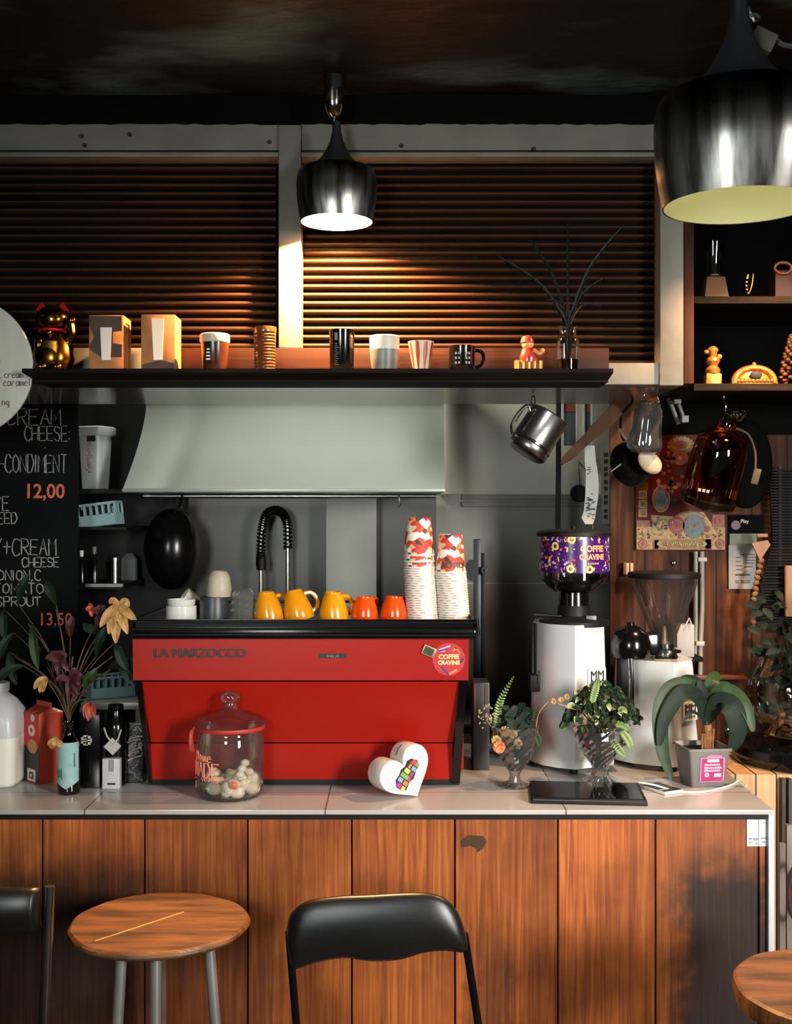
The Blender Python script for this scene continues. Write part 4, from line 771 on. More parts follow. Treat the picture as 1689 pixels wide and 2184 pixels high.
def fern(g, pth, hw, n=26, m=.1):
    p = smooth_path(pth, 8); N = len(p); L = N-1
    g.tube(p, [.0012*(1-.7*i/N) for i in range(N)], 5)
    for k in range(n):
        q = .06 + .94*k/n; i = min(L-1, int(q*L)); a = p[i].lerp(p[i+1], q*L-i); d = (p[i+1]-p[i]).normalized(); w = hw*(sin(pi*min(1, q*.85+.15))**.7)*(1-.3*q)
        sd = d.cross(V((0, -1, 0))); sd = sd.normalized() if sd.length > 1e-5 else V((1, 0, 0))
        for s in (-1, 1): g.leaf([a, a + sd*s*w*.6 + d*w*.25 + V((0, -.002, .002)), a + sd*s*w + d*w*.4], w*.17+.0006, .1, None, 2)
g = G(); fern(g, [b + V((-20*u, 0, 110*u)), P(1064, 1556, b.y), P(1066, 1500, b.y), P(1096, 1442, b.y-.01)], .0165, 30); g.ob('fern_frond', mPaleGreen, t)
g = G(); fern(g, [b + V((20*u, 0, 110*u)), P(1130, 1560, b.y), P(1140, 1530, b.y), P(1137, 1505, b.y)], .012, 16); g.ob('fern_frond', mGreen, t)
g = G(); fern(g, [b + V((30*u, 0, 120*u)), P(1146, 1575, b.y-.02), P(1150, 1600, b.y-.03)], .012, 14); g.ob('fern_frond', mGreen, t)
g = G(); rnd = random.Random(5)
for k in range(26):
    a = rnd.uniform(0, 2*pi); r = rnd.uniform(10, 42)*u; q = b + V((r*cos(a), r*sin(a)*.8, rnd.uniform(110, 150)*u)); e = q + V((rnd.uniform(-1, 1)*26*u, rnd.uniform(-1, .4)*20*u, rnd.uniform(-10, 30)*u)); g.leaf([q, q.lerp(e, .5) + V((0, 0, 6*u)), e], rnd.uniform(6, 11)*u, .3, None, 4)
g.ob('foliage', mDarkGreen, t)
def bloom(g, c, r, n=9, rnd=random):
    for k in range(n):
        a = 2*pi*k/n; d = V((cos(a), -.5 + .3*rnd.random(), sin(a))); g.leaf([c, c + d*r*.6 + V((0, -r*.3, 0)), c + d*r], r*.36, .4, None, 3)
mBloom = mat('dried_cream_blooms', '#b9975f', '#8c6a3d', rough=.7, scale=60); mBlOr = mat('faded_orange_bloom', '#d98d57', '#a8492c', rough=.6, scale=40)
g = G()
for px, py, r in [(1077, 1560, .016), (1058, 1578, .014), (1094, 1566, .012), (1104, 1585, .012)]: bloom(g, P(px, py, b.y-.035), r, 9, rnd)
g.ob('dried_bloom', mBloom, t)
g = G(); bloom(g, P(1064, 1592, b.y-.045), .017, 10, rnd); bloom(g, P(1066, 1598, b.y-.05), .011, 8, rnd); g.ob('orange_bloom', mBlOr, t)
g = G()
for k in range(28):
    c = P(1036 + rnd.uniform(-14, 14), 1530 + rnd.uniform(-22, 22), b.y-.01); d = V((rnd.uniform(-1, 1), rnd.uniform(-1, .2), rnd.uniform(-1, 1)))*.011; g.leaf([c, c + d*.5 + V((0, 0, .002)), c + d], .0025, .2, None, 3)
g.tube(smooth_path([b + V((-20*u, 0, 100*u)), P(1055, 1560, b.y), P(1036, 1532, b.y-.01)]), .0012, 5); g.ob('dried_sprig', mat('dried_sprig', '#8f8460', '#6d6445', rough=.8, scale=60), t)
PV2 = [(0, 0), (36, 1), (38, 6), (18, 18), (15, 30), (20, 42), (40, 70), (54, 100), (58, 120), (59, 128)]
t, b, u = vase('crystal_vase', 'footed crystal vase of dark soil with bushy variegated leaves, behind the tablet', 1280, 1674, PV2, [(0, 34), (15, 36), (20, 44), (39, 72), (52, 100), (55, 116), (0, 118)], 26)
g = [G(), G(), G()]; rnd = random.Random(9)
for k in range(270):
    a = rnd.uniform(0, 2*pi); r = rnd.uniform(0, 1)**.6; q = b + V((72*u*r*cos(a), 56*u*r*sin(a), (128 + 66*(1-r*r) + rnd.uniform(-12, 16))*u)); l = rnd.uniform(13, 23)*u
    d = V((cos(a) + rnd.uniform(-.6, .6), sin(a) - .5 + rnd.uniform(-.5, .5), rnd.uniform(-.5, .6))).normalized(); i = 0 if rnd.random() < .55 else (1 if rnd.random() < .55 else 2)
    g[i].leaf([q, q + d*l*.5 + V((0, 0, 4*u)), q + d*l - V((0, 0, 4*u))], l*.27, .35, None, 4)
for k in range(14):
    a = rnd.uniform(0, 2*pi); g[1].tube([b + V((6*u*cos(a), 6*u*sin(a), 116*u)), b + V((40*u*cos(a), 30*u*sin(a), 150*u))], .0013, 5)
g[0].ob('foliage', mDarkGreen, t); g[1].ob('foliage', mGreen, t); g[2].ob('pale_foliage', mat('variegated_leaf', '#a9b48a', '#7d8c58', rough=.5, scale=40), t)
for pth in ([(1325, 1560), (1340, 1580), (1348, 1606)], [(1300, 1570), (1320, 1600), (1336, 1615)], [(1262, 1500), (1270, 1470), (1276, 1448)], [(1312, 1545), (1330, 1548), (1343, 1560)]): g1 = G(); fern(g1, [P(x, y, b.y-.06) for x, y in pth], .013, 14); g1.ob('fern_frond', mPaleGreen, t)
g1 = G(); g1.tube(smooth_path([b + V((-30*u, -.02, 150*u)), P(1190, 1500, b.y-.04), P(1178, 1490, b.y-.04), P(1150, 1520, b.y-.05), P(1142, 1560, b.y-.05)]), .001, 5)
for px, py in ((1196, 1492), (1180, 1496), (1208, 1486)): bloom(g1, P(px, py, b.y-.05), .008, 7, rnd)
g1.ob('dried_sprig', mBloom, t)
# ---------------------------------------------------------------- pot plant, tablet, charger
Y = 3.19; b = V((wx(1507, Y), Y + .05, 1.0)); u = S(1, Y); t = T('pot_plant', 'grey square pot with magenta label and broad drooping leaves, at the counter end', 'plant', b)
def sq(h, z, r=.15):
    o = []
    for sx, sy in ((1, -1), (1, 1), (-1, 1), (-1, -1)):
        for k in range(4):
            a = math.atan2(sy, sx) + (k/3-.5)*pi/2; o.append((b.x + sx*h*(1-r)*u + h*r*u*cos(a), b.y + sy*h*(1-r)*u + h*r*u*sin(a), 1.0 + z*u))
    return o
def rot_ring(rg): return [(b.x + (x-b.x)*cos(.12) - (y-b.y)*sin(.12), b.y + (x-b.x)*sin(.12) + (y-b.y)*cos(.12), z) for x, y, z in rg]
g = G(); g.loft([rot_ring(sq(h, z)) for h, z in ((36, 0), (37, 2), (46, 78), (50, 79), (50, 84), (47, 84), (44, 72))], caps=False); g.add(rot_ring(sq(36, 1)), [list(range(16))]); g.ob('pot', mat('grey_plastic_pot', '#6e6b69', '#63605e', rough=.45), t)
g = G(); g.add(rot_ring(sq(44.5, 74)), [list(range(16))]); g.ob('soil', MT['dark_potting_soil'], t)
M = Mx.Translation((b.x + .004, b.y, 1.0)) @ Mx.Rotation(.12, 4, 'Z') @ Mx.Translation((.004, -42*u, 40*u)) @ Mx.Rotation(R(6.7), 4, 'X'); g = G(); g.M = M
g.prism([(x*u, z*u) for x, z in ((-27, -28), (25, -28), (27, -24), (27, 26), (20, 26), (19, 30), (-12, 30), (-14, 26), (-27, 24))], -.0012, 0); lb = g.ob('label', mat('pink_label_edge', '#c37a98', '#b56b8a', rough=.4), t)
g = G(); g.M = M; g.box(-24*u, 23.5*u, -.0018, -.001, -26*u, 23*u); g.ob('label_field', mat('magenta_label', '#9c1f5e', '#8a1a52', rough=.4), lb)
g = G(); g.M = M @ Mx.Translation((1*u, -.0022, 18*u)); g.box(-13*u, 13*u, 0, .0005, -2.5*u, 4*u)
rn = random.Random(3)
for z in (10, 3, -3):
    x = -18
    while x < 17: w_ = rn.uniform(2, 5); g.M = M; g.box(x*u, (x+w_)*u, -.0022, -.0017, (z-2)*u, (z+rn.uniform(1, 2.6))*u); x += w_ + .9
g.M = M; g.box(4*u, 20*u, -.0022, -.0017, -17*u, -9*u); g.M = M @ Mx.Translation((-12*u, -.002, -12*u)) @ Mx.Rotation(pi/2, 4, 'X'); g.lathe([(2*u, 0), (5*u, 0), (5*u, .0006), (2*u, .0006)], n=12); g.ob('lettering', mat('pale_pink_print', '#e6b9cb', '#dba9be'), lb)
YY = b.y - .005; g = G(); g.tube(smooth_path([P(1509, 1600, YY), P(1511, 1570, YY), P(1508, 1545, YY)]), [.013]*7 + [.012]*6, 10)
for x in (1498, 1504, 1513, 1519): g.tube([P(x, 1602, YY-.012), P(x+random.uniform(-3, 3), 1555 + random.uniform(-10, 10), YY-.012)], .003, 5)
g.ob('trunk', mat('tan_cane', '#a06a3a', '#6d4423', rough=.7, scale=50), t)
g = G(); g.tube(smooth_path([P(1508, 1560, YY), P(1505, 1510, YY), P(1504, 1470, YY)]), .0045, 8); g.ob('stem', mGreen, t)
lw = lambda q: max(.02, sin(pi*min(1, q*.93+.04))**.65)
for k, (pts, w, m) in enumerate([
    ([(1505, 1545, 0), (1490, 1490, -.03), (1455, 1478, -.05), (1418, 1530, -.07), (1405, 1590, -.08)], .022, mDarkGreen), ([(1504, 1500, 0), (1475, 1462, -.02), (1430, 1470, -.04), (1408, 1520, -.06), (1412, 1600, -.07), (1432, 1660, -.07)], .024, mGreen),
    ([(1504, 1490, 0), (1485, 1458, .01), (1455, 1456, .02), (1440, 1490, 0)], .018, mDarkGreen), ([(1506, 1540, 0), (1512, 1490, 0), (1520, 1450, .02), (1535, 1440, .04)], .021, mGreen), ([(1504, 1540, 0), (1500, 1490, -.02), (1490, 1450, -.02)], .016, mDarkGreen),
    ([(1508, 1540, 0), (1530, 1500, -.03), (1560, 1510, -.05), (1572, 1560, -.05), (1560, 1600, -.04)], .03, mDarkGreen), ([(1510, 1530, 0), (1528, 1480, -.02), (1560, 1478, -.03), (1590, 1510, -.05), (1606, 1560, -.06)], .022, mGreen), ([(1508, 1530, 0), (1520, 1490, .02), (1545, 1470, .04), (1570, 1490, .06)], .024, mGreen),
    ([(1504, 1550, 0), (1490, 1525, -.02), (1470, 1520, -.04), (1452, 1548, -.05)], .004, mDarkGreen)]):
    g = G(); g.leaf([P(x, y, YY+d) for x, y, d in pts], w, .3, lw, 8); g.ob('leaf', m, t)
tcx, tcy = .503, 3.097; t = T('tablet', 'black tablet lying flat in front of the leafy crystal vase', 'tablet', (tcx, tcy, 1.0)); t.rotation_euler = (0, 0, R(-5))
G().box(tcx-.148, tcx+.148, tcy-.099, tcy+.099, 1.0005, 1.0085, .003).ob('case', mBlack, t); G().box(tcx-.146, tcx+.146, tcy-.097, tcy+.097, 1.011, 1.0155, .002).ob('cover', mBlack, t)
G().box(tcx-.143, tcx+.143, tcy-.094, tcy+.094, 1.008, 1.0115).ob('hinge_edge', mat('grey_edge', '#5a5a5c', '#4a4a4c', rough=.4), t)
G().box(tcx-.138, tcx+.138, tcy-.09, tcy+.09, 1.0153, 1.0162).ob('screen', mat('screen_glass', '#040405', '#060607', rough=.05), t)
b = V((wx(1410, 3.16), 3.16, 1.0)); t = T('phone', 'white phone lying on the counter between the tablet and the pot plant', 'phone', b); t.rotation_euler = (0, 0, .5)
G().box(b.x-.033, b.x+.033, b.y-.052, b.y+.052, 1.0005, 1.0085, .003).ob('body', mWhite, t); G().box(b.x-.030, b.x+.030, b.y-.046, b.y+.046, 1.0084, 1.0092).ob('screen', MT['screen_glass'], t)
g = G(); g.tube(smooth_path([V((wx(1362, 3.17), 3.17, 1.019)), V((wx(1395, 3.16), 3.15, 1.016)), V((wx(1440, 3.14), 3.135, 1.004)), V((wx(1500, 3.13), 3.13, 1.003)), V((wx(1555, 3.2), 3.2, 1.003)), V((wx(1578, 3.26), 3.26, 1.003)), V((wx(1592, 3.2), 3.2, 1.003))]), .0026, 8); o = g.ob('charging_cable', mWhite); tag(o, 'white charging cable running past the grey pot to the counter end', 'cable', org=(wx(1500, 3.13), 3.13, 1.0))
# ---------------------------------------------------------------- left end of the counter
Y = 3.25; b = V((wx(-12, Y), Y, 1.0)); u = S(1, Y); t = T('milk_jug', 'half full white plastic milk jug at the left edge of the counter', 'jug', b)
def rsq(h, z, r=.35, n=6):
    o = []
    for sx, sy in ((1, -1), (1, 1), (-1, 1), (-1, -1)):
        for k in range(n): a = math.atan2(sy, sx) + (k/(n-1)-.5)*pi/2; o.append((b.x + (sx*h*(1-r) + h*r*cos(a)*1.0)*u, b.y + (sy*h*(1-r) + h*r*sin(a))*u, b.z + z*u))
    return o
mJug = mat('translucent_jug_plastic', '#c9cac8', '#bfc1c0', rough=.35, scale=3); mMilk = mat('milk', '#e9e4d8', '#e4decf', rough=.3)
g = G(); g.loft([rsq(h, z) for h, z in ((50, 0), (57, 4), (59, 12), (59, 104))]); g.ob('milk_level', mMilk, t, ang=.9)
g = G(); g.loft([rsq(h, z, r) for h, z, r in ((59, 104, .35), (59, 134, .4), (56, 155, .5), (44, 178, .8), (28, 192, .95), (25, 196, 1))]); g.ob('jug_top', mJug, t, ang=.9)
g = G().at(b, sc=u); g.lathe([(25, 194), (30, 195), (31, 198), (31, 212), (29, 214), (0, 214)], n=28); g.ob('cap', mat('grey_white_cap', '#b9babb', '#acadae'), t)
def carton(name, label, px0, px1, py0, py1, Y, d, rz, m, group=None, cat='carton', mats=None):
    x0, x1 = wx(px0, Y), wx(px1, Y); b = V(((x0+x1)/2, Y, 1.0)); t = T(name, label, cat, b, group); t.rotation_euler = (0, 0, rz); h = wz(py0, Y) - wz(py1, Y); w_ = (x1-x0)/2
    G().box(b.x-w_, b.x+w_, Y, Y+d, 1.0005, 1.0+h, .0015).ob('carton_body', m, t); return t, b, w_, h
mCart = mat('brick_red_carton', '#a3371c', '#94301a', rough=.45, scale=6); mPrW = mat('carton_white_print', '#d8c9be', '#cbbbb0', rough=.5)
Y = 3.27; b = V((wx(94, Y), Y, 1.0)); u = S(1, Y); t = T('drink_carton', 'red drink carton with white printed emblems, turned to show two faces, beside the milk jug', 'carton', b)
M = Mx.Translation(b) @ Mx.Rotation(R(-43), 4, 'Z'); hw = 29
g = G(); g.M = M; g.box(-hw*u, hw*u, -hw*u, hw*u, 0, 148*u, .001); g.ob('carton_body', [mCart], t)
g = G(); g.M = M; g.loft([[(-hw*u, -hw*u, 148*u), (hw*u, -hw*u, 148*u), (hw*u, hw*u, 148*u), (-hw*u, hw*u, 148*u)], [(-hw*u, -4*u, 160*u), (hw*u, -4*u, 160*u), (hw*u, 4*u, 160*u), (-hw*u, 4*u, 160*u)]]); g.box(-hw*u, hw*u, -1.5*u, 1.5*u, 158*u, 170*u); g.ob('gable_top', mat('carton_top', '#b8442a', '#c9c0b6', rough=.45, lo=.6, hi=.62), t)
g = G(); g.M = M                    # left-hand face (-x)
for y0, y1, z0, z1 in ((-10, 12, 108, 120), (-22, -12, 113, 116), (-24, 8, 66, 74), (8, 25, 5, 15), (-26, 6, 4, 16)): g.box(-hw*u-.0006, -hw*u+.001, y0*u, y1*u, z0*u, z1*u)
# right-hand face (-y)
g.mi(1).box(-hw*u*.98, hw*u*.98, -hw*u-.0006, -hw*u+.001, 2*u, 76*u); g.mi(2).box(-hw*u*.98, hw*u*.98, -hw*u-.0006, -hw*u+.001, 78*u, 147*u)
g.mi(0)
for x0, x1, z0, z1 in ((-16, 16, 4, 30),): g.box(x0*u, x1*u, -hw*u-.0012, -hw*u, z0*u, z1*u)
g.mi(1).box(-8*u, 8*u, -hw*u-.0018, -hw*u, 10*u, 24*u); g.mi(0).box(-3*u, 3*u, -hw*u-.0024, -hw*u, 13*u, 20*u)
g.at().mi(0); g.M = M @ Mx.Translation((0, -hw*u-.0008, 112*u)) @ Mx.Rotation(pi/2, 4, 'X')
g.lathe([(5*u, 0), (13*u, 0), (13*u, .0006), (5*u, .0006)], n=7, sx=1.1); g.M = M @ Mx.Translation((4*u, -hw*u-.0008, 138*u)) @ Mx.Rotation(pi/2, 4, 'X'); g.lathe([(0, 0), (8*u, 0), (8*u, .0006), (0, .0006)], n=10)
g.mi(3); g.M = M @ Mx.Translation((4*u, -hw*u-.0012, 78*u)); g.ell((0, 0, 0), (20*u, .001, 15*u), 14, 8)
g.ob('print', [mPrW, mat('carton_navy', '#1f2026', '#181920', rough=.4), mat('carton_bright_red', '#c22a1f', '#b3241b', rough=.4), mat('carton_tan', '#b98d5f', '#a27645', rough=.5)], t)
t, b, w_, h = carton('gift_box', 'tall plain black box with a small silver flower emblem, behind the labelled bottle', 168, 213, 1520, 1680, 3.18, .06, 0, mGloss, cat='box')
g = G()
for k in range(7):
    a = k*.9; c = P(184 + 7*cos(a), 1579 + 7*sin(a), 3.179); g.box(c.x-.006, c.x+.006, c.y-.0005, c.y+.001, c.z-.005, c.z+.005)
g.ob('emblem', mat('silver_emblem', '#b9aea2', '#9f948a', rough=.4), t)
# brown bottle with flowers
Y = 3.125; b = V((wx(147, Y), Y, 1.0)); u = S(1, Y); t = T('flower_bottle', 'brown glass bottle with pale teal label holding drying flowers and dark leaves', 'bottle', b)
g = G().at(b, sc=u); g.lathe([(0, 0), (20, 0), (23, 3), (24, 10), (24, 96), (22, 108), (12, 122), (10, 128), (10, 146), (12, 148), (12, 153), (9, 153)], n=32); g.ob('bottle', glass('brown_glass', '#3d2012', base=.06), t, ang=.9)
g = G().at(sc=u)
vs = [];
for j in range(9):
    for i in range(17):
        x = -30 + 60*i/16; lo = 14 + abs(x)/34*18; vs.append((x, 0, lo + (112-lo)*j/8))
g.add(vs, [[j*17+i, j*17+i+1, (j+1)*17+i+1, (j+1)*17+i] for j in range(8) for i in range(16)])
g.at(); g.bend(0, b, 24.4*u); lb = g.ob('paper_label', mat('pale_teal_label', '#8fb6b2', '#7fa9a6', rough=.6, scale=40), t)
g = G().at(sc=u)
for k in range(6): g.box(-22, 14 - 3*(k % 3), 0, .4, 92-7*k, 93.4-7*k)
g.box(-26, -8, 0, .4, 34, 36); g.box(-26, -24, 0, .4, 34, 58); g.box(-10, -8, 0, .4, 34, 58); g.box(-26, -8, 0, .4, 56, 58)
for k in range(6): g.box(-22+k*2, -21+k*2, 0, .4, 38, 54)
g.box(17, 20, 0, .4, 60, 90)
g.at(); g.bend(0, b, 24.8*u); g.ob('label_print', mat('teal_label_print', '#47686a', '#3a585a', rough=.6), lb)
mPurp0 = mat('wilted_purple_petal', '#4a1a1c', '#2b0f13', rough=.6, scale=40); top = b + V((0, 0, 150*u)); g = G(); rnd = random.Random(8)
tips = [(215, 1310, .0), (120, 1300, .02), (130, 1420, -.02), (172, 1460, -.01), (95, 1445, -.03), (250, 1300, -.02), (60, 1330, .02), (190, 1490, -.03), (155, 1400, .0), (240, 1400, .02), (30, 1400, .03)]
for px, py, d in tips:
    e = P(px, py, Y+d); m = top.lerp(e, .5) + V(((e.x-top.x)*-.18, 0, .02)); g.tube(smooth_path([b + V((0, 0, 60*u)), top, m, e]), .0022, 6)
LV = [(70, 1330, .12, 4.9, mGreen), (30, 1350, .10, 4.2, mDarkGreen), (50, 1420, .09, 3.6, mDarkGreen), (230, 1430, .1, .4, mDarkGreen), (205, 1400, .09, 1.2, mDarkGreen), (180, 1470, .07, 1.0, mGreen), (10, 1300, .08, 4.8, mDarkGreen), (120, 1290, .07, 1.9, mDarkGreen), (250, 1420, .08, 5.6, mDarkGreen), (40, 1290, .09, 1.2, mDarkGreen), (215, 1360, .06, 2.4, mDarkGreen), (150, 1360, .06, 1.4, mPurp0), (245, 1370, .08, 5.2, mDarkGreen), (20, 1390, .09, 5.0, mDarkGreen)]
LC = [P(px, py, Y + rnd.uniform(-.03, .04)) for px, py, l, an, m in LV]
for e in LC: m = top.lerp(e, .55) + V(((e.x-top.x)*-.15, 0, .015)); g.tube(smooth_path([b + V((0, 0, 90*u)), top, m, e]), .0013, 5)
g.ob('stems', mStem, t)
mDry = mat('dried_tan_leaf', '#c99a5c', '#8f6431', rough=.6, scale=45); mPurp = mat('wilted_purple_petal', '#4a1a1c', '#2b0f13', rough=.6, scale=40); mCoral = mat('coral_petal', '#b94b2f', '#7d2417', rough=.5, scale=40)
c = P(253, 1290, Y-.02); g = G()          # drooping lobed leaf: five lobes from one point
for (x, y), wd in zip([(213, 1338), (232, 1352), (247, 1372), (272, 1352), (292, 1326)], (.013, .014, .016, .014, .012)):
    e = P(x, y, Y-.05); g.leaf([c, c.lerp(e, .5) + V((0, -.008, .004)), e], wd, .35, lambda q: max(.15, sin(pi*min(1, q*.85+.12))), 6)
g.leaf([c, c + V((-.012, -.01, .012)), c + V((-.022, -.01, .004))], .009, .3); g.leaf([c, c + V((.02, -.01, .01)), c + V((.03, -.01, -.004))], .009, .3); g.ob('lobed_leaf', mDry, t)
def droop(nm, px, py, m, n, l, wd, dy=-.02, ang=(0, 6.28)):
    g = G(); c = P(px, py, Y+dy)
    for k in range(n):
        a = rnd.uniform(*ang); d = V((cos(a), rnd.uniform(-.6, .3), sin(a))); g.leaf([c, c + d*l*.5 + V((0, -.004, .004)), c + d*l*rnd.uniform(.8, 1.1) - V((0, 0, l*.15))], wd, .35, None, 4)
    return g.ob(nm, m, t)
droop('flower', 215, 1312, mPurp, 9, .03, .008); droop('flower', 197, 1300, mCoral, 6, .016, .007); droop('flower', 125, 1410, mPurp, 12, .036, .009, -.02); droop('flower', 150, 1450, mPurp, 10, .04, .009, -.02)
droop('leaf_cluster', 100, 1445, mDry, 4, .04, .009, -.03, (3.4, 5.2)); droop('flower', 190, 1500, mCoral, 6, .035, .009, -.04, (4.2, 5.6)); droop('leaf_cluster', 120, 1585, mDry, 5, .02, .009, -.03)
for (px, py, l, an, m), c in zip(LV, LC):
    g = G(); d = V((cos(an), -.2, sin(an))); g.leaf([c, c + d*l*.35 + V((0, -.012, .008)), c + d*l*.7 + V((0, -.01, 0)), c + d*l], .0125, .35, lambda q: max(.02, sin(pi*min(1, q*.97+.02))**.9), 6); g.ob('leaf', m, t)
# dark bottle with hanging tags and a white box
b = V((wx(247, 3.22), 3.22, 1.0)); u = S(1, 3.22); t = T('dark_bottle', 'dark glass bottle hung with white paper tags beside the black gift box', 'bottle', b)
g = G().at(b, sc=u); g.lathe([(0, 0), (19, 0), (22, 3), (22, 122), (20, 134), (13, 146), (12, 160), (16, 162), (16, 172), (0, 172)], n=28); g.ob('bottle', mGloss, t)
c = P(240, 1592, 3.185); g = G().at(c, ry=.75); g.box(-.017, .017, -.001, .001, -.017, .017); g.ob('paper_tag', mat('tag_grey', '#a9a399', '#979186', rough=.7), t)
g = G(); g.tube([P(222, 1552, 3.19), P(228, 1570, 3.186), P(240, 1586, 3.184)], .0025, 5); g.tube([P(258, 1556, 3.19), P(252, 1575, 3.186), P(242, 1588, 3.184)], .0025, 5); g.ob('tag_string', MT['tag_grey'], t)
t, b, w_, h = carton('small_white_box', 'small upright silvery white box in front of the dark tagged bottle', 218, 255, 1612, 1677, 3.17, .024, 0, mat('silvery_white_card', '#b9b9ba', '#adadaf', rough=.45), cat='box')
g = G(); Yq = 3.1695
for x in (232, 236, 240): px_box(g, x, x+1.6, 1620, 1646, Yq, .001)
px_box(g, 229, 246, 1670, 1674, Yq, .001); g.ob('print', mInk, t)
# black bags with pale scribbled print
Y = 3.27; b = V((wx(283, Y), Y, 1.0)); t = T('coffee_bag', 'black foil coffee bag with slanting white strokes next to the red machine', 'bag', b); u = S(1, Y)
g = G(); g.loft([[(b.x + x*u*q, b.y + y*u*k, 1.0 + z*u) for x, y in ((-30, -18), (-10, -23), (12, -22), (26, -16), (26, 16), (0, 22), (-30, 16))] for q, k, z in ((1, 1, 0), (1.02, 1.1, 40), (.98, .8, 90), (.95, .15, 118), (.95, .1, 124))]); g.ob('pouch', mat('crumpled_black_foil', '#0e0e0f', '#161617', rough=.3, scale=20, bump=.5), t)
g = G()
for k, (x0, y0, x1, y1) in enumerate(((274, 1578, 306, 1570), (272, 1584, 300, 1576), (276, 1606, 302, 1594), (274, 1612, 296, 1602), (273, 1622, 302, 1612))): g.tube([P(x0, y0, Y-.034), P((x0+x1)/2, (y0+y1)/2-2, Y-.0365), P(x1, y1, Y-.032)], .0022, 5)
g.ob('print', mat('pale_stroke_print', '#b59a97', '#d0c4c0'), t)
# ---------------------------------------------------------------- chalkboard and dark shelving on the kitchen side
Y = 3.86; t = T('chalkboard_menu', 'black chalkboard menu with white chalk lettering and orange prices at the left', 'chalkboard', (wx(20, Y), Y, 1.35))
G().box(wx(-330, Y), wx(165, Y), Y, Y+.02, wz(1420, Y), wz(840, Y), .002).ob('board', mat('chalkboard_black', '#08090a', '#101213', rough=.8, scale=4, spec=.08), t)
g = G(); 
for st, px, py, h, w_ in [('CREAM', 14, 906, 34, .57), ('CHEESE:', 53, 940, 30, .42), ('.', 95, 955, 20, .6), ('-CONDIMENT', -4, 1008, 38, .335), ('YE', -12, 1088, 28, .5), ('SEED', -20, 1117, 24, .5), ('Y+CREAM', -12, 1184, 34, .46), ('CHEESE', 48, 1209, 20, .54), ('ONION,C', -4, 1238, 22, .58), ('TOMATO', -12, 1266, 22, .66), ('SPROUT', -8, 1293, 20, .66)]:
    g.write(st, wx(px, Y), Y-.001, wz(py, Y), S(h, Y), w_, .0024, .24, .05)
g.ob('chalk_lettering', mat('white_chalk', '#a9aaa8', '#6f706f', rough=.9, scale=60), t)
g = G(); g.at((wx(95, Y), Y-.001, wz(1049, Y))).text('12,00', .066, .002, .0012, sx=.92); g.at((wx(118, Y), Y-.001, wz(1322, Y))).text('13,50', .06, .001, 0, sx=.85); g.ob('price_lettering', mat('orange_chalk', '#cf6a4c', '#b95a3e', rough=.9, scale=60), t)
Y = 4.05; t = T('back_shelving', 'black open shelving between the chalkboard and the hood', 'shelf', (wx(235, Y), Y, 0))
g = G(); xa, xb = wx(150, Y), wx(300, Y)
for z0, z1 in ((1043, 1052), (1124, 1130), (1246, 1256)): g.box(xa, wx(270 if z0 < 1200 else 262, Y), Y, 4.4, wz(z1, Y), wz(z0, Y))
g.box(xa-.02, xa, Y, 4.42, 0, 2.4); g.box(xa, xb+.1, 4.4, 4.42, 0, 2.4); g.ob('frame', mBlack, t)
g = G(); px_box(g, 182, 262, 1245, 1252, Y-.004, .004); g.ob('shelf_edge', mat('aluminium_edge', '#9b9b98', '#8b8b88', rough=.35, metal=.5), t)
def stand(px, py, Y): return V((wx(px, Y), Y, wz(py, Y)))
b = stand(203, 1043, 4.17); u = S(1, 4.17); t = T('storage_bucket', 'tall white lidded plastic bucket on the top back shelf', 'bucket', b)
M = Mx.Translation(b) @ Mx.Rotation(-.35, 4, 'Z') @ Mx.Scale(u, 4)
def rect_ring(hx, hy, z, r=7):
    o = []
    for sx, sy in ((1, -1), (1, 1), (-1, 1), (-1, -1)):
        for k in range(4): a = math.atan2(sy, sx) + (k/3-.5)*pi/2; o.append((sx*(hx-r) + r*cos(a), sy*(hy-r) + r*sin(a), z))
    return o
mBuck = mat('pale_grey_white_plastic', '#b5bcbb', '#a8afae', rough=.4)
g = G(); g.M = M; g.loft([rect_ring(22, 22, 0), rect_ring(27, 27, 118)]); g.ob('body', mBuck, t)
g = G(); g.M = M; g.loft([rect_ring(31, 31, 112), rect_ring(33, 33, 116), rect_ring(33, 33, 130), rect_ring(29, 29, 133)]); lid = g.ob('lid', mBuck, t)
g = G(); g.M = M
for x in (6, 16): g.box(x-5, x+3, -29, -24, 100, 112)
g.ob('lid_clip', mInk, lid)
g = G(); g.M = M; rn = random.Random(2)
for k in range(14): g.box(2+rn.uniform(-5, 1), 6+rn.uniform(0, 5), -25.8-k*.11, -24, 34+k*5, 37+k*5)
g.ob('faded_print', mat('faded_pink_print', '#a9979a', '#9d8b8e', rough=.7), t)
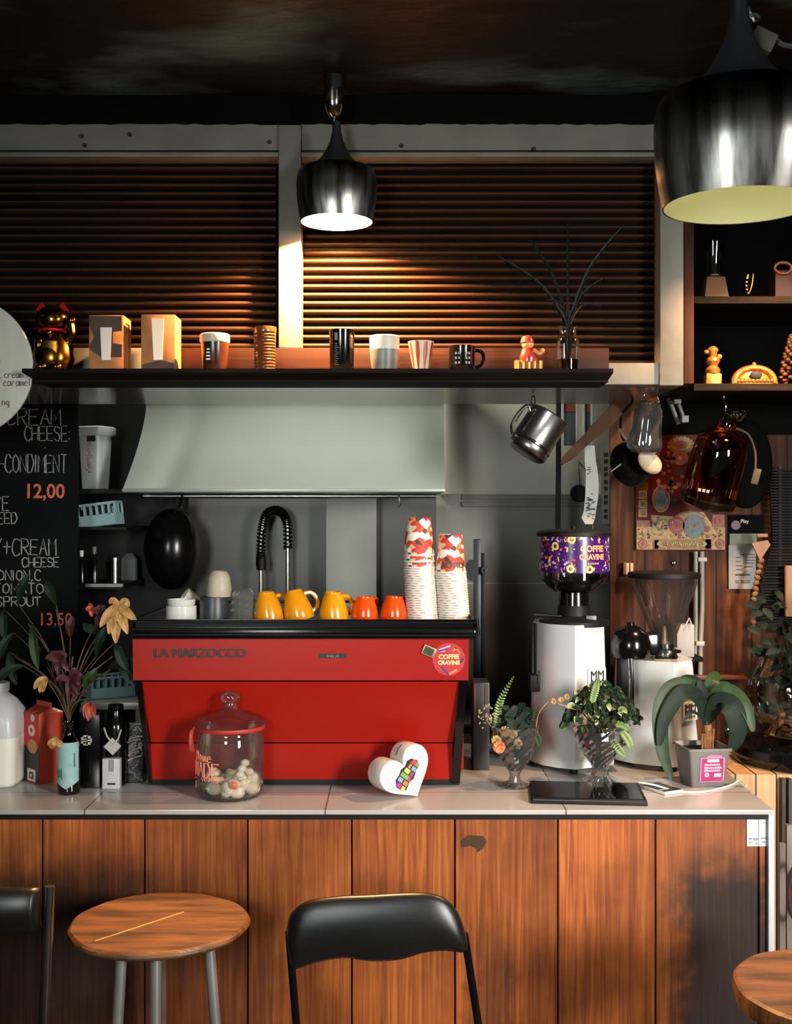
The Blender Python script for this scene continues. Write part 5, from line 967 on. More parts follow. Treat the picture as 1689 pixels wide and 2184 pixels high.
def crate(label, b, u, M, W, D, H, nm='bottle_crate'):
    t = T(nm, label, 'crate', b, 'pale blue plastic crates'); m = mat('pale_blue_crate_plastic', '#8fb0b5', '#7fa2a8', rough=.45)
    g = G(); g.M = M; g.box(-W, W, -D, -D+3, 0, H*.5); g.box(-W, W, -D, -D+3, H*.9, H)
    g.box(-W, W, D-3, D, 0, H*.5); g.box(-W, W, D-3, D, H*.9, H)
    for s in (-1, 1): g.box(s*W-1.5, s*W+1.5, -D, D, 0, H*.5); g.box(s*W-1.5, s*W+1.5, -D, D, H*.9, H)
    n = 6
    for k in range(n+1):
        x = -W + 2*W*k/n
        for y in (-D+1.5, D-1.5): g.box(x-2, x+2, y-1.5, y+1.5, H*.45, H*.95)
    for k in range(3):
        for s in (-1, 1): y = -D + 2*D*k/2; g.box(s*W-1.5, s*W+1.5, y-2, y+2, H*.45, H*.95)
    g.box(-W, W, -D, D, 0, 2); g.ob('frame', m, t)
    g = G(); g.M = M
    for k in range(1, 6): g.box(-W + 2*W*k/6-.6, -W + 2*W*k/6+.6, -D+3, D-3, 2, H*.8)
    g.ob('dividers', m, t); return t
b = stand(218, 1124, 4.14); u = S(1, 4.14); crate('pale blue plastic crate on the middle back shelf below the white bucket', b, u, Mx.Translation(b + V((0, 0, .003))) @ Mx.Rotation(-.12, 4, 'Y') @ Mx.Rotation(-.1, 4, 'Z') @ Mx.Scale(u, 4), 40, 24, 50)
for px, h, r, lab, m in [(174, 72, 9, 'small dark bottle with a white cap at the left of the lower back shelf', mGloss), (201, 80, 10, 'slim dark sauce bottle in the middle of the lower back shelf', mGloss)]:
    b = stand(px, 1246, 4.12); u = S(1, 4.12); t = T('sauce_bottle', lab, 'bottle', b, 'bottles on the lower back shelf'); g = G().at(b, sc=u); g.lathe([(0, 0), (r, 0), (r, h*.55), (r*.4, h*.72), (r*.35, h*.84), (0, h*.84)], n=20); g.ob('bottle', m, t)
    g = G().at(b, sc=u); g.lathe([(r*.45, h*.82), (r*.5, h), (0, h)], n=14); g.ob('cap', mWhite if px < 190 else mat('dull_cap', '#66645e', '#55534e'), t)
b = stand(245, 1246, 4.12); u = S(1, 4.12); t = T('steel_canister', 'narrow steel cylinder with a lid on the lower back shelf', 'canister', b); G().at(b, sc=u).lathe([(0, 0), (8, 0), (8, 52), (0, 52)], n=20).ob('body', mSteel, t); G().at(b, sc=u).lathe([(0, 52), (10, 52), (10, 57), (0, 58)], n=20).ob('lid', mSteel, t)
b = stand(276, 1238, 4.3); u = S(1, 4.3); t = T('grey_carton', 'dim grey carton standing behind the steel canister', 'carton', b); G().at(b, sc=u).box(-15, 15, -9, 9, -9, 46).ob('body', mat('slate_grey_card', '#45484b', '#393c3f', rough=.6), t)
g = G().at(b, sc=u); g.loft([[(-15, -9, 46), (15, -9, 46), (15, 9, 46), (-15, 9, 46)], [(-4, -2, 58), (6, -2, 58), (6, 2, 58), (-4, 2, 58)]]); g.ob('spout_top', MT['slate_grey_card'], t)
# low trolley with a second crate, behind the flowers
Y = 3.85; t = T('steel_trolley', 'low steel topped table behind the flower bottle, holding a pale blue crate', 'table', (wx(240, Y), Y, 0)); zt2 = wz(1499, Y)
G().box(wx(172, Y), wx(300, Y), Y, 4.17, zt2-.022, zt2, .002).ob('table_top', mat('pale_steel_edge', '#b0b0a9', '#a2a29b', rough=.35, metal=.4), t)
g = G()
for x in (176, 296): g.box(wx(x, Y)-.015, wx(x, Y)+.015, Y+.02, Y+.05, 0, zt2-.02)
for x in (176, 296): g.box(wx(x, Y)-.015, wx(x, Y)+.015, 4.12, 4.15, 0, zt2-.02)
g.ob('legs', mSteel, t)
b = V((wx(232, 3.98), 3.98, zt2)); u = S(1, 3.98); crate('pale blue plastic crate on the low steel table behind the flower bottle', b, u, Mx.Translation(b + V((0, 0, .001))) @ Mx.Rotation(.55, 4, 'Z') @ Mx.Scale(u, 4), 46, 30, 46)
# ---------------------------------------------------------------- hood, rail, wok, tap
mHood = mat('hood_pale_enamel', '#949a90', '#8a9086', rough=.5, scale=2, bump=.04, bs=3)
Y = 3.93; t = T('extractor_hood', 'wide pale grey-green extractor hood with a flared left side over the sink', 'extractor hood', (wx(605, Y), Y, wz(1048, Y)))
g = G(); zT, zB = wz(740, Y), wz(1042, Y); zm = wz(865, Y)
def hx(z):              # left edge flares outwards towards the bottom
    q = max(0, min(1, (zm - z)/(zm - zB))); return wx(305 - 43*q**1.5, Y)
def hf(uu, v):
    z = zB + (zT-zB)*v; x0, x1 = hx(z), wx(948, Y); q = max(0, min(1, (zm - z)/(zm - zB)))
    return (x0 + (x1-x0)*uu, Y + .05*(1-q) - .012*sin(uu*3.1)*q + .016*math.exp(-((uu-.12-.05*(1-q))/.05)**2)*(.4+q), z)
g.sheet(hf, 60, 16); g.sheet(lambda a, v: (hx(zB + (zT-zB)*v), hf(0, v)[1] + a*(4.57-hf(0, v)[1]), zB + (zT-zB)*v), 6, 16); g.sheet(lambda a, v: (wx(948, Y), hf(1, v)[1] + a*(4.57-hf(1, v)[1]), zB + (zT-zB)*v), 6, 16); g.ob('hood_shell', mHood, t, ang=.9)
g = G(); g.box(wx(262, Y), wx(949, Y), Y-.016, Y+.004, wz(1049, Y), zB, .002); g.box(wx(262, Y), wx(949, Y), Y+.004, 4.55, wz(1050, Y), wz(1047, Y)); g.ob('bottom_rim', mat('hood_rim_metal', '#9aa096', '#8d938a', rough=.35, metal=.3), t)
Y = 4.36; t = T('hanging_rail', 'thin steel rail with hooks under the extractor hood', 'rail', P(620, 1058, Y)); g = G(); g.tube([P(305, 1058, Y), P(930, 1058, Y)], .008, 10)
for x in (310, 620, 925): g.tube([P(x, 1058, Y), P(x, 1046, Y)], .005, 6)
g.ob('rail', mSteel, t)
for x in (386, 849):
    g = G(); g.tube([P(x, 1053, Y-.02), P(x+3, 1066, Y-.025), P(x+4, 1078, Y-.02), P(x-2, 1084, Y-.02)], .003, 6); g.ob('hook', mChrome, t)
Y = 4.28; c = P(372, 1172, Y); t = T('wok', 'large black wok hanging under the left end of the hood', 'wok', (c.x, Y, c.z - S(84, Y)))
g = G().at(c, rx=pi/2, ry=0, rz=0); g.M = g.M @ Mx.Rotation(.5, 4, 'Y'); u = S(1, Y); prof = [(0, -28), (22, -27), (42, -19), (58, -6), (70, 10), (76, 22), (78, 22), (74, 10), (60, -9), (43, -22), (22, -30), (0, -31)]
g.M = Mx.Translation(c) @ Mx.Rotation(R(25), 4, 'Z') @ Mx.Rotation(pi/2, 4, 'X') @ Mx.Scale(u, 4); g.lathe([(r, -z) for r, z in prof], n=48, sx=.78, sy=1.12); g.ob('pan', mat('seasoned_iron', '#0b0c0c', '#141616', rough=.22, metal=.5, scale=8), t, ang=1.2)
g = G(); g.tube(smooth_path([c + V((0, -.01, 80*u)), P(380, 1085, Y-.02), P(386, 1072, Y), P(387, 1064, Y+.02)]), .006, 8); g.ob('handle', mBlack, t)
Y = 4.46; b = V((wx(580, Y), Y, 1.0)); t = T('spring_tap', 'tall black spring-neck kitchen tap with a slim steel stem', 'tap', b)
g = G(); g.tube([P(614, 1400, Y), P(614, 1150, Y), ], .009, 10); g.tube([P(557, 1400, Y), P(557, 1200, Y)], .009, 10); g.ob('stem', mSteel, t)
pth = smooth_path([P(614, 1170, Y), P(613, 1120, Y), P(604, 1096, Y), P(586, 1088, Y), (P(568, 1098, Y)), P(559, 1130, Y), P(556, 1180, Y), P(556, 1206, Y)], 10); g = G(); g.tube(pth, .010, 8); g.ob('hose', mGloss, t)
g = G(); N = len(pth); hel = []
for i in range((N-1)*12):
    q = i/12; k = int(q); p = pth[k].lerp(pth[min(k+1, N-1)], q-k); d = (pth[min(k+1, N-1)] - pth[k]).normalized(); s = d.cross(V((0, 1, 0))).normalized(); a = i*2*pi/18; hel.append(p + (s*cos(a) + V((0, 1, 0))*sin(a))*.016)
g.tube(hel, .0035, 5); g.ob('spring', mGloss, t)
g = G(); g.lathe([(0, 0), (.018, 0), (.02, .03), (.014, .07), (0, .07)], P(557, 1216, Y), 16); g.ob('spray_head', mBlack, t)
t = T('sink_bench', 'dark kitchen bench along the back wall', 'bench', (0, 4.3, 0)); G().box(-.74, .68, 4.2, 4.57, .0, .98, .004).ob('cabinet', mat('dark_cabinet', '#2b2c2a', '#222321', rough=.4), t); G().box(-.75, .69, 4.18, 4.57, .98, 1.0, .003).ob('bench_top', mSteel, t)
# post and tap fitting right of the cup stacks
Y = 4.3; t = T('steam_post', 'dark blue-grey upright post with a chrome clamp right of the paper cup stacks', 'post', (wx(1017, Y), Y, 1.0)); g = G(); px_box(g, 1011, 1026, 1150, 1527, Y, .04, .004); g.ob('post', mat('dark_slate_post', '#1e232b', '#181c22', rough=.4), t)
g = G(); px_box(g, 1026, 1034, 1180, 1525, Y+.01, .03, .003); g.ob('backing', mBlack, t)
g = G().at(P(1005, 1216, Y-.015), rx=pi/2); g.lathe([(0, -.02), (.02, -.02), (.026, -.01), (.026, .012), (0, .012)], n=20, sy=1.5); g.at(P(1035, 1216, Y-.02), rx=pi/2).lathe([(.008, -.02), (.016, -.02), (.016, .012), (.008, .012), (.008, -.02)], n=16); g.ob('clamp', mChrome, t)
Y = 3.40; b = V((wx(1026, Y), Y, 1.0)); t = T('knock_box', 'dark upright wooden box behind the fern vase beside the red machine', 'box', b); g = G(); px_box(g, 1009, 1044, 1456, 1662, Y, .1, .003); g.ob('body', mat('dark_stained_box', '#120f0d', '#1c1613', rough=.5, scale=8), t); g = G(); px_box(g, 1011, 1016, 1460, 1540, Y-.002, .004); px_box(g, 1034, 1041, 1460, 1540, Y-.002, .004); g.ob('edge_strips', mat('worn_brown_edge', '#3d2a20', '#2b1d16'), t)
# ---------------------------------------------------------------- things hung under the sill
Y = 3.45; zs = 2.098
def shook(t, px, y0, y1, Y=Y):
    g = G(); x = wx(px, Y); n = max(1, int((wz(y0, Y)-wz(y1, Y))/.02)); z0 = wz(y0, Y); dz = (wz(y0, Y)-wz(y1, Y))/n
    for k in range(n):
        zc = z0 - (k+.5)*dz; g.tube([(x + (.006*cos(a*pi/5) if k % 2 else 0), Y + (0 if k % 2 else .006*cos(a*pi/5)), zc + dz*.62*sin(a*pi/5)) for a in range(10)], .0017, 5, True)
    g.ob('chain', mChrome, t)
c = P(1146, 927, Y); t = T('steel_jug', 'steel milk jug hanging tilted from a chain under the sill', 'jug', (c.x, Y, c.z-.08)); u = S(1, Y)
M = Mx.Translation(c) @ Mx.Rotation(R(25), 4, 'Z') @ Mx.Rotation(R(33), 4, 'Y') @ Mx.Rotation(R(8), 4, 'X') @ Mx.Scale(u, 4)
g = G(); g.M = M; g.lathe([(0, -48), (40, -48), (45, -43), (45, -34), (44, 44), (46, 47), (45, 48), (42.5, 44), (43, -34), (40, -44), (0, -45)], n=48); g.ob('body', mSteel, t, ang=.9)
g = G(); g.M = M; g.lathe([(45, -30), (46.5, -28), (46.5, -25), (45, -23)], n=48); g.ob('band', mChrome, t)
g = G(); g.M = M; g.tube(smooth_path([(-44, 0, 30), (-60, -6, 34), (-68, -8, 10), (-66, -8, -18), (-52, -4, -32), (-44, 0, -30)]), 3.2, 8); g.ob('handle', mChrome, t)
g = G(); g.tube(smooth_path([P(1100, 900, Y), P(1112, 878, Y), P(1135, 862, Y-.01), P(1160, 878, Y), P(1172, 888, Y)]), .0022, 6); g.tube(smooth_path([P(1104, 892, Y+.02), P(1120, 870, Y+.02), P(1135, 864, Y), P(1150, 872, Y+.02)]), .0018, 6); g.ob('bail_wire', mChrome, t); shook(t, 1137, 826, 866)
# spatula and rods behind
Y2 = 3.55; a, e = P(1196, 990, Y2), P(1318, 872, Y2); t = T('wooden_spatula', 'flat brown wooden spatula hanging on the slant right of the steel jug', 'spatula', e)
g = G(); d = (e-a).normalized(); n = V((-d.z, 0, d.x)); g.loft([[p + n*s*w_ + V((0, k*.004, 0)) for s, k in ((-1, -1), (1, -1), (1, 1), (-1, 1))] for p, w_ in ((a, .004), (a.lerp(e, .12), .013), (a.lerp(e, .5), .016), (a.lerp(e, .6), .02), (e, .022))]); g.ob('blade', wood('spatula_wood', '#2c1b0d', '#402914', '#4d351d', rough=.7, grain=(8, 30, 8), isl=.3, spec=.2), t)
Yw = 4.5; t = T('wall_folders', 'grey and red plastic folders pinned to the wall behind the spatula', 'folder', P(1240, 960, Yw))
for x0, x1, y1 in ((1203, 1232, 950), (1247, 1262, 925)):
    g = G(); px_box(g, x0, x1, 820, y1, Yw, .02, .002); f = g.ob('folder', mat('blue_grey_plastic', '#5d6068', '#4a4c54', rough=.3, scale=4), t); g = G(); px_box(g, x0+1, x1-1, 850, 878, Yw-.002, .003); g.ob('red_tab', mat('dusty_red_card', '#9a4a46', '#86403d', rough=.5), f)
g = G()
for x in (1201, 1231, 1246, 1263): px_box(g, x-2.5, x+2, 820, 950 if x < 1240 else 930, Yw-.006, .02, .001)
g.ob('plastic_edges', mat('pale_plastic_edge', '#b9bbb6', '#a9aba6', rough=.3), t)
Y3 = 3.6; t = T('receipt_spike', 'strip of white receipts hanging on a wire below the wooden spatula', 'receipts', P(1262, 1118, Y3)); pb = [(950, 1247, 1268), (985, 1247, 1271), (1000, 1249, 1274), (1030, 1249, 1277), (1060, 1248, 1276), (1090, 1245, 1271), (1105, 1240, 1269), (1118, 1248, 1264)]
def strip(y0, dy):
    g = G(); n = 24
    def f(a, v):
        py = 950 + 168*v; x0 = lerp([(q[0], q[1]) for q in pb], py); x1 = lerp([(q[0], q[2]) for q in pb], py); p = P(x0 + (x1-x0)*a + dy*40, py, Y3 + dy + .006*sin(v*9+a)); return p
    return g.sheet(f, 3, n, .0012)
strip(0, 0).ob('paper_strip', mat('receipt_paper', '#979b94', '#8a8e87', rough=.7, scale=8), t); 
g = G(); rn = random.Random(6)
for k in range(60):
    py = rn.uniform(995, 1108); px = rn.uniform(1252, 1268); g.at(P(px, py, Y3-.0015)).box(-.0025-rn.random()*.002, .003, -.0008, .006, -.0012, .0012)
g.ob('print', mInk, t); g = G(); g.tube([P(1262, 940, Y3+.012), P(1264, 1130, Y3+.012)], .0016, 6); g.ob('wire', mChrome, t)
t = T('wall_chart', 'pale strip with a column of dark squares at the edge of the wood wall', 'chart', P(1290, 1118, Yw)); g = G(); px_box(g, 1283, 1303, 950, 1118, Yw, .006); g.ob('strip', mat('grey_chart_card', '#84827a', '#76746c', rough=.6), t); g = G()
for y in (966, 980, 996, 1008, 1024, 1038, 1056, 1068, 1086, 1098): px_box(g, 1288, 1296, y, y+8, Yw-.001, .002)
g.ob('squares', mInk, t)
g = G(); g.tube([V((wx(1192, 4.2), 4.2, 2.889)), P(1191, 990, 4.2), P(1190, 1100, 4.2), P(1189, 1200, 4.2)], .012, 4); o = g.ob('chain_strap', mat('dark_webbing', '#23221c', '#34322a', rough=.8, scale=200)); tag(o, 'dark webbing strap hanging beside the grinder hopper', 'strap', org=P(1189, 1200, 4.2))
t = T('wire_loop', 'small dark reel hanging on the wall left of the receipts', 'reel', P(1234, 1074, 4.55)); g = G().at(P(1234, 1052, 4.55), rx=pi/2); g.lathe([(0, -.02), (.03, -.02), (.034, 0), (.03, .02), (0, .02)], n=20); g.ob('reel', mBlack, t); g = G(); g.tube([P(1234, 985, 4.598), P(1234, 1000, 4.55), P(1236, 1040, 4.55)], .003, 6); g.ob('wire', mChrome, t)
Y = 3.5; u = S(1, Y); c = P(1378, 915, Y); t = T('hanging_glass_jar', 'clear glass preserving jar hanging under the sill in front of the wood wall', 'jar', (c.x, Y, c.z - 56*u))
M = Mx.Translation(c) @ Mx.Rotation(R(7), 4, 'Y') @ Mx.Scale(u, 4); g = G(); g.M = M
g.lathe([(0, -52), (24, -52), (36, -44), (38, -30), (33, -4), (31, 24), (29, 42), (24, 50), (23, 58)], n=36); g.lathe([(21, 58), (22, 48), (27, 40), (29, 22), (31, -4), (35, -30), (33, -42), (0, -48)], n=36); g.ob('jar_body', glass('heavy_glass', '#eef2f2', base=.2, rough=.05, haze=.04), t, ang=.9)
g = G(); g.M = M; g.tube([(24*cos(a*pi/8), 24*sin(a*pi/8), 56) for a in range(16)], 2, 6, True); g.tube(smooth_path([(-24, 0, 54), (-14, -4, 70), (0, 0, 76), (14, -4, 70), (24, 0, 54)]), 1.6, 6); g.tube([(-30, -10, 44), (30, -10, 30)], 1.3, 5); g.ob('wire_clip', mChrome, t); shook(t, 1377, 830, 846)
Y = 3.62; u = S(1, Y); c = P(1345, 990, Y); t = T('hanging_pan', 'black pan hanging with its pale wooden spoon against the wood wall', 'pan', (c.x, Y, c.z - 50*u))
M = Mx.Translation(c) @ Mx.Rotation(R(20), 4, 'Z') @ Mx.Rotation(R(-12), 4, 'X') @ Mx.Rotation(pi/2, 4, 'X') @ Mx.Scale(u, 4); g = G(); g.M = M; g.lathe([(0, 30), (34, 30), (44, 20), (50, 0), (48, 0), (41, 18), (32, 26), (0, 26)], n=40); g.ob('bowl', MT['seasoned_iron'], t)
g = G(); g.tube(smooth_path([P(1330, 940, Y), P(1324, 920, Y-.02), P(1326, 885, Y-.03), P(1345, 862, Y-.02), P(1350, 850, Y)]), .004, 8); g.ob('handle', mat('dark_steel_wire', '#2a2d2f', '#1d2022', rough=.3, metal=.8), t); g = G(); g.tube([P(1302, 1006, Y-.06), P(1324, 990, Y-.06)], .0035, 8); g.ob('pin', mChrome, t)
a, e = P(1368, 968, 3.52), P(1404, 1004, 3.52); t = T('serving_spoon', 'pale oval wooden spoon bowl below the hanging glass jar', 'spoon', e); g = G(); g.M = Mx.Translation((a+e)/2) @ Mx.Rotation(R(40), 4, 'Y') @ Mx.Rotation(R(12), 4, 'Z') @ Mx.Scale(S(1, 3.52), 4); g.ell((0, 0, 0), (31, 9, 21), 24, 12); g.ob('spoon_bowl', mat('pale_spoon_wood', '#b5a68c', '#a39478', rough=.5, scale=10, st=(1, 1, 6)), t)
g = G(); g.tube([P(1364, 966, 3.53), P(1330, 930, 3.56), P(1322, 915, 3.57)], .005, 8); g.ob('handle', MT['pale_spoon_wood'], t)
Y = 3.66; t = T('wall_bracket', 'short pale double bracket arm fixed beside the end of the sill', 'bracket', P(1440, 875, Y)); g = G(); g.tube([P(1426, 848, Y), P(1448, 904, Y)], .0075, 6); g.tube([P(1444, 852, Y-.02), P(1462, 902, Y-.02)], .0065, 6); g.ob('arms', mat('bracket_grey', '#6f675c', '#5d564c', rough=.5), t); 
for x, y in ((1444, 854), (1460, 894)): G().at(P(x, y, Y-.025)).box(-.011, .011, -.012, .012, -.011, .011, .003).ob('clip', mat('clip_pale', '#8f877b', '#7d766b', rough=.5), t)
# decorative print
Y = 3.775; t = T('red_gold_print', 'red and gold decorative paper print pinned to the wood wall', 'print', P(1452, 1175, Y)); g = G(); px_box(g, 1356, 1548, 932, 1174, Y, .004); g.ob('sheet', mat('print_red', '#460d08', '#54120b', rough=.6, scale=10, spec=.2), t)
pm = [mat('print_cream', '#a68857', '#80602f', rough=.6, scale=70), mat('print_brick', '#8a3420', '#6d2417', rough=.6, scale=70), mat('print_rose', '#8a5238', '#6b3827', rough=.6, scale=70), mat('print_slate', '#43565b', '#5b6a67', rough=.6, scale=50), mInk, mat('print_dark_gold', '#84602d', '#5d4220', rough=.6, scale=50)]
g = G(); yy = [Y-.0008]
def disc(px, py, rx, ry, k, ri=0, n=20, lay=1):
    g.mi(k); c = P(px, py, Y - .0007*lay); q = S(1, Y); o = []
    if ri: g.at(c, rx=pi/2).lathe([(ri*q, 0), (rx*q, 0), (rx*q, .0006), (ri*q, .0006)], n=n, sx=1, sy=ry/rx)
    else: g.at(c, rx=pi/2).lathe([(0, 0), (rx*q, 0), (rx*q, .0006), (0, .0006)], n=n, sx=1, sy=ry/rx)
    g.at()
def rc(x0, x1, y0, y1, k, lay=1): g.mi(k); px_box(g, x0, x1, y0, y1, Y-.0007*lay, .0006)
for y in (1046, 1066, 1085): rc(1362, 1380, y, y+18, 0); rc(1366, 1376, y+4, y+14, 5, 2)
rc(1361, 1382, 1028, 1044, 5)
rc(1358, 1386, 1110, 1124, 2); rc(1358, 1546, 1124, 1172, 0); rc(1392, 1404, 1152, 1172, 1, 2); rc(1504, 1518, 1150, 1172, 1, 2)
for x in (1371, 1535):
    disc(x, 1160, 10, 10, 1, 0, 20, 3); disc(x, 1160, 7, 7, 0, 5, 16, 4); disc(x, 1160, 3, 3, 2, 0, 12, 4)
rc(1519, 1545, 1098, 1124, 2); disc(1531, 1111, 8, 8, 1, 4, 16, 3)
g.mi(0).prism([tuple((P(x, y, Y).x, P(x, y, Y).z)) for x, y in ((1388, 1098), (1440, 1102), (1460, 1094), (1500, 1092), (1518, 1118), (1520, 1150), (1394, 1150))], Y-.0016, Y-.0008)
disc(1443, 1120, 17, 19, 1, 0, 24, 4); disc(1443, 1120, 11, 12, 2, 8, 20, 5); disc(1480, 1122, 24, 26, 3, 0, 24, 4); disc(1472, 1106, 34, 16, 5, 28, 24, 3); disc(1508, 1128, 7, 7, 1, 0, 14, 5); disc(1412, 1118, 16, 12, 3, 12, 16, 4)
rc(1396, 1516, 1150, 1170, 5, 2); disc(1454, 1160, 54, 11, 0, 46, 28, 4)
rn = random.Random(12)
for k in range(16): disc(1424 + k*4.2, 1160 + rn.uniform(-3, 3), 3, 3.4, 0, 0, 8, 5)
# central rosettes and scrolls
disc(1410, 1064, 19, 29, 0, 0, 28, 2); disc(1410, 1062, 12, 20, 3, 0, 24, 3); disc(1410, 1064, 17, 26, 2, 14, 28, 3)
disc(1452, 950, 27, 18, 5, 0, 28, 2); disc(1452, 948, 22, 13, 0, 15, 24, 3); disc(1452, 947, 8, 8, 1, 0, 16, 4)
for k in range(11): a = pi*k/10; disc(1452 - 26*cos(a), 952 - 18*sin(a), 4, 4, 0, 0, 10, 4)
disc(1450, 976, 18, 16, 2, 0, 24, 3); disc(1450, 976, 10, 9, 1, 6, 20, 4); disc(1450, 976, 4, 4, 0, 0, 12, 5)
for k in range(60):
    x = rn.uniform(1400, 1470); y = rn.uniform(962, 1070)
    if abs((x-1395) - (y-960)*.55) < 34: disc(x, y, rn.uniform(3, 6), rn.uniform(3, 6), rn.choice((0, 5, 2, 5, 4)), 0, 8, 2 + k % 3)
for k in range(40): disc(rn.uniform(1392, 1512), rn.uniform(1104, 1148), rn.uniform(1.5, 4), rn.uniform(1.5, 4), rn.choice((0, 1, 2, 1, 4)), 0, 7, 6 + k % 3)
for k in range(40): disc(rn.choice((rn.uniform(1360, 1386), rn.uniform(1520, 1545))), rn.uniform(1126, 1150), 2, 2, rn.choice((1, 5, 5)), 0, 6, 2)
g.ob('ornament', pm, t, smooth=False)
# amber bottle
Y = 3.52; u = S(1, Y); c = P(1527, 998, Y); t = T('amber_demijohn', 'large amber glass jug hanging tilted in front of the red print', 'jug', (c.x, Y, c.z - 95*u))
M = Mx.Translation(c) @ Mx.Rotation(R(11), 4, 'Y') @ Mx.Rotation(R(14), 4, 'X') @ Mx.Scale(u, 4); g = G(); g.M = M
g.lathe([(0, -84), (44, -84), (54, -78), (58, -66), (59, -20), (58, 36), (52, 62), (38, 78), (22, 86), (18, 96), (19, 110), (0, 111)], n=48); g.ob('glass', mAmber, t, ang=.9)
g = G(); g.M = M; g.lathe([(0, -88), (46, -88), (58, -80), (60, -68), (58, -64), (52, -74), (0, -78)], n=40); g.ob('base_ring', mat('dark_amber_base', '#150a05', '#0e0704', rough=.2), t)
g = G(); g.M = M; g.tube(smooth_path([(16, -6, 92), (46, -8, 84), (70, -6, 50), (82, -4, 8)]), 2.4, 8); g.ob('cord', mat('hemp_cord', '#5d4a39', '#4b3a2c', rough=.8), t); g = G(); g.M = M; g.box(78, 94, -6, -2, -18, 16, 2); g.ob('tag', mat('olive_tag', '#4f4a30', '#423d28', rough=.6), t)
g = G(); g.M = M
for k in range(3): g.box(-40+k*9, -34+k*9, -58.5+k*.5, -56, -46, -40)
g.ob('moulded_mark', mat('pale_mark', '#b5a99a', '#a0958a'), t)
shook(t, 1547, 822, 876, 3.5)
g = G(); rn = random.Random(21); c = P(1566, 890, 3.5)
for k in range(7): a = V((rn.uniform(-1, 1)*.03, rn.uniform(-.01, .02), rn.uniform(-1, 1)*.018)); g.tube([c + a + V((.009*cos(q*pi/5), .004*sin(q), .009*sin(q*pi/5))) for q in range(10)], .0025, 5, True)
g.ob('key_rings', mChrome, t)
t = T('wire_basket', 'dark round wire handle shape behind the amber jug', 'basket', P(1620, 1060, 3.7))
g = G(); g.M = Mx.Translation(P(1590, 990, 3.68)); g.ell((0, 0, 0), (.085, .03, .14), 24, 16); g.ob('body', mBackBlack, t)
# product card, paddle, woven blind
Y = 3.778; t = T('product_card', 'green topped white information card on the wood wall right of the red print', 'card', P(1590, 1255, Y)); g = G(); px_box(g, 1554, 1612, 1162, 1256, Y, .003); g.ob('card', mat('grey_white_card', '#84827d', '#78766f', rough=.6), t); g = G(); px_box(g, 1556, 1614, 1138, 1163, Y-.001, .004); g.ob('green_band', mat('olive_green_band', '#4a5324', '#39421b', rough=.5), t)
g = G(); px_box(g, 1556, 1628, 1098, 1138, Y-.0005, .004); pk = g.ob('black_header', mBackBlack, t); g = G(); c = P(1569, 1120, Y-.002); g.at(c, rx=pi/2).lathe([(0, 0), (.015, 0), (.015, .001), (0, .001)], n=20); g.ob('purple_dot', mat('dark_magenta_dot', '#4c1a3c', '#3d142f'), pk)
G().at(P(1588, 1112, Y-.0025)).text('Play', .017, .0006, .0003).ob('lettering', mat('header_print', '#a9a7a2', '#98968f'), pk)
g = G()
for k, (x0, x1, y) in enumerate([(1578, 1610, 1182), (1587, 1612, 1188), (1587, 1612, 1194), (1570, 1580, 1188), (1570, 1580, 1197), (1587, 1608, 1200), (1570, 1582, 1206), (1570, 1584, 1214), (1587, 1606, 1208), (1568, 1600, 1224), (1568, 1600, 1226), (1568, 1576, 1238), (1568, 1576, 1242), (1580, 1600, 1238), (1580, 1600, 1242)]): px_box(g, x0, x1, y, y+1.6, Y-.0012, .002)
g.ob('print', mInk, t)
Y = 3.70; t = T('braided_strap', 'brown braided strap with a leather end hanging over the white card', 'strap', P(1606, 1345, Y)); g = G(); 
for k in range(13):
    py = 1196 + k*11.8; px = lerp([(1196, 1623), (1240, 1613), (1290, 1607), (1345, 1606)], py); g.M = Mx.Translation(P(px, py, Y)) @ Mx.Rotation(.5 if k % 2 else -.5, 4, 'Y'); g.ell((0, 0, 0), (.011, .006, .0085), 12, 8)
g.ob('braid', mat('plaited_leather', '#7a5334', '#5b3c25', rough=.6, scale=60), t); g = G(); g.prism([(P(x, y, Y).x, P(x, y, Y).z) for x, y in ((1602, 1158), (1636, 1152), (1642, 1162), (1626, 1186), (1620, 1196))], Y-.006, Y+.004); px_box(g, 1615, 1638, 1138, 1146, Y-.006, .008, .002); g.ob('leather_end', mat('tan_leather', '#8a5a30', '#6b4423', rough=.5), t)
Y = 3.74; t = T('woven_blind', 'black slatted blind panel at the right edge of the wood wall', 'blind', (wx(1670, Y), Y, wz(1330, Y))); g = G(); rn = random.Random(1)
for k in range(54): py = 1000 + k*6.2; px_box(g, lerp([(1000, 1640), (1150, 1648), (1250, 1622), (1330, 1620)], py), 1790, py, py+4.4, Y-.006*(k % 2), .012, .001)
g.ob('slats', mat('black_bamboo', '#0a0908', '#110f0d', rough=.6, spec=.15, scale=8, st=(1, 8, 30)), t); g = G(); px_box(g, 1660, 1668, 995, 1336, Y+.008, .01); g.ob('batten', mBlack, t)
g = G(); px_box(g, 1675, 1730, 1206, 1316, 3.70, .015, .006); o = g.ob('cutting_board', wood('board_tan', '#7d5836', '#966c43', '#a57a4e', grain=(30, 30, 2), isl=.2)); tag(o, 'tan wooden board in front of the black blind at the photo edge', 'board', org=P(1700, 1316, 3.70))
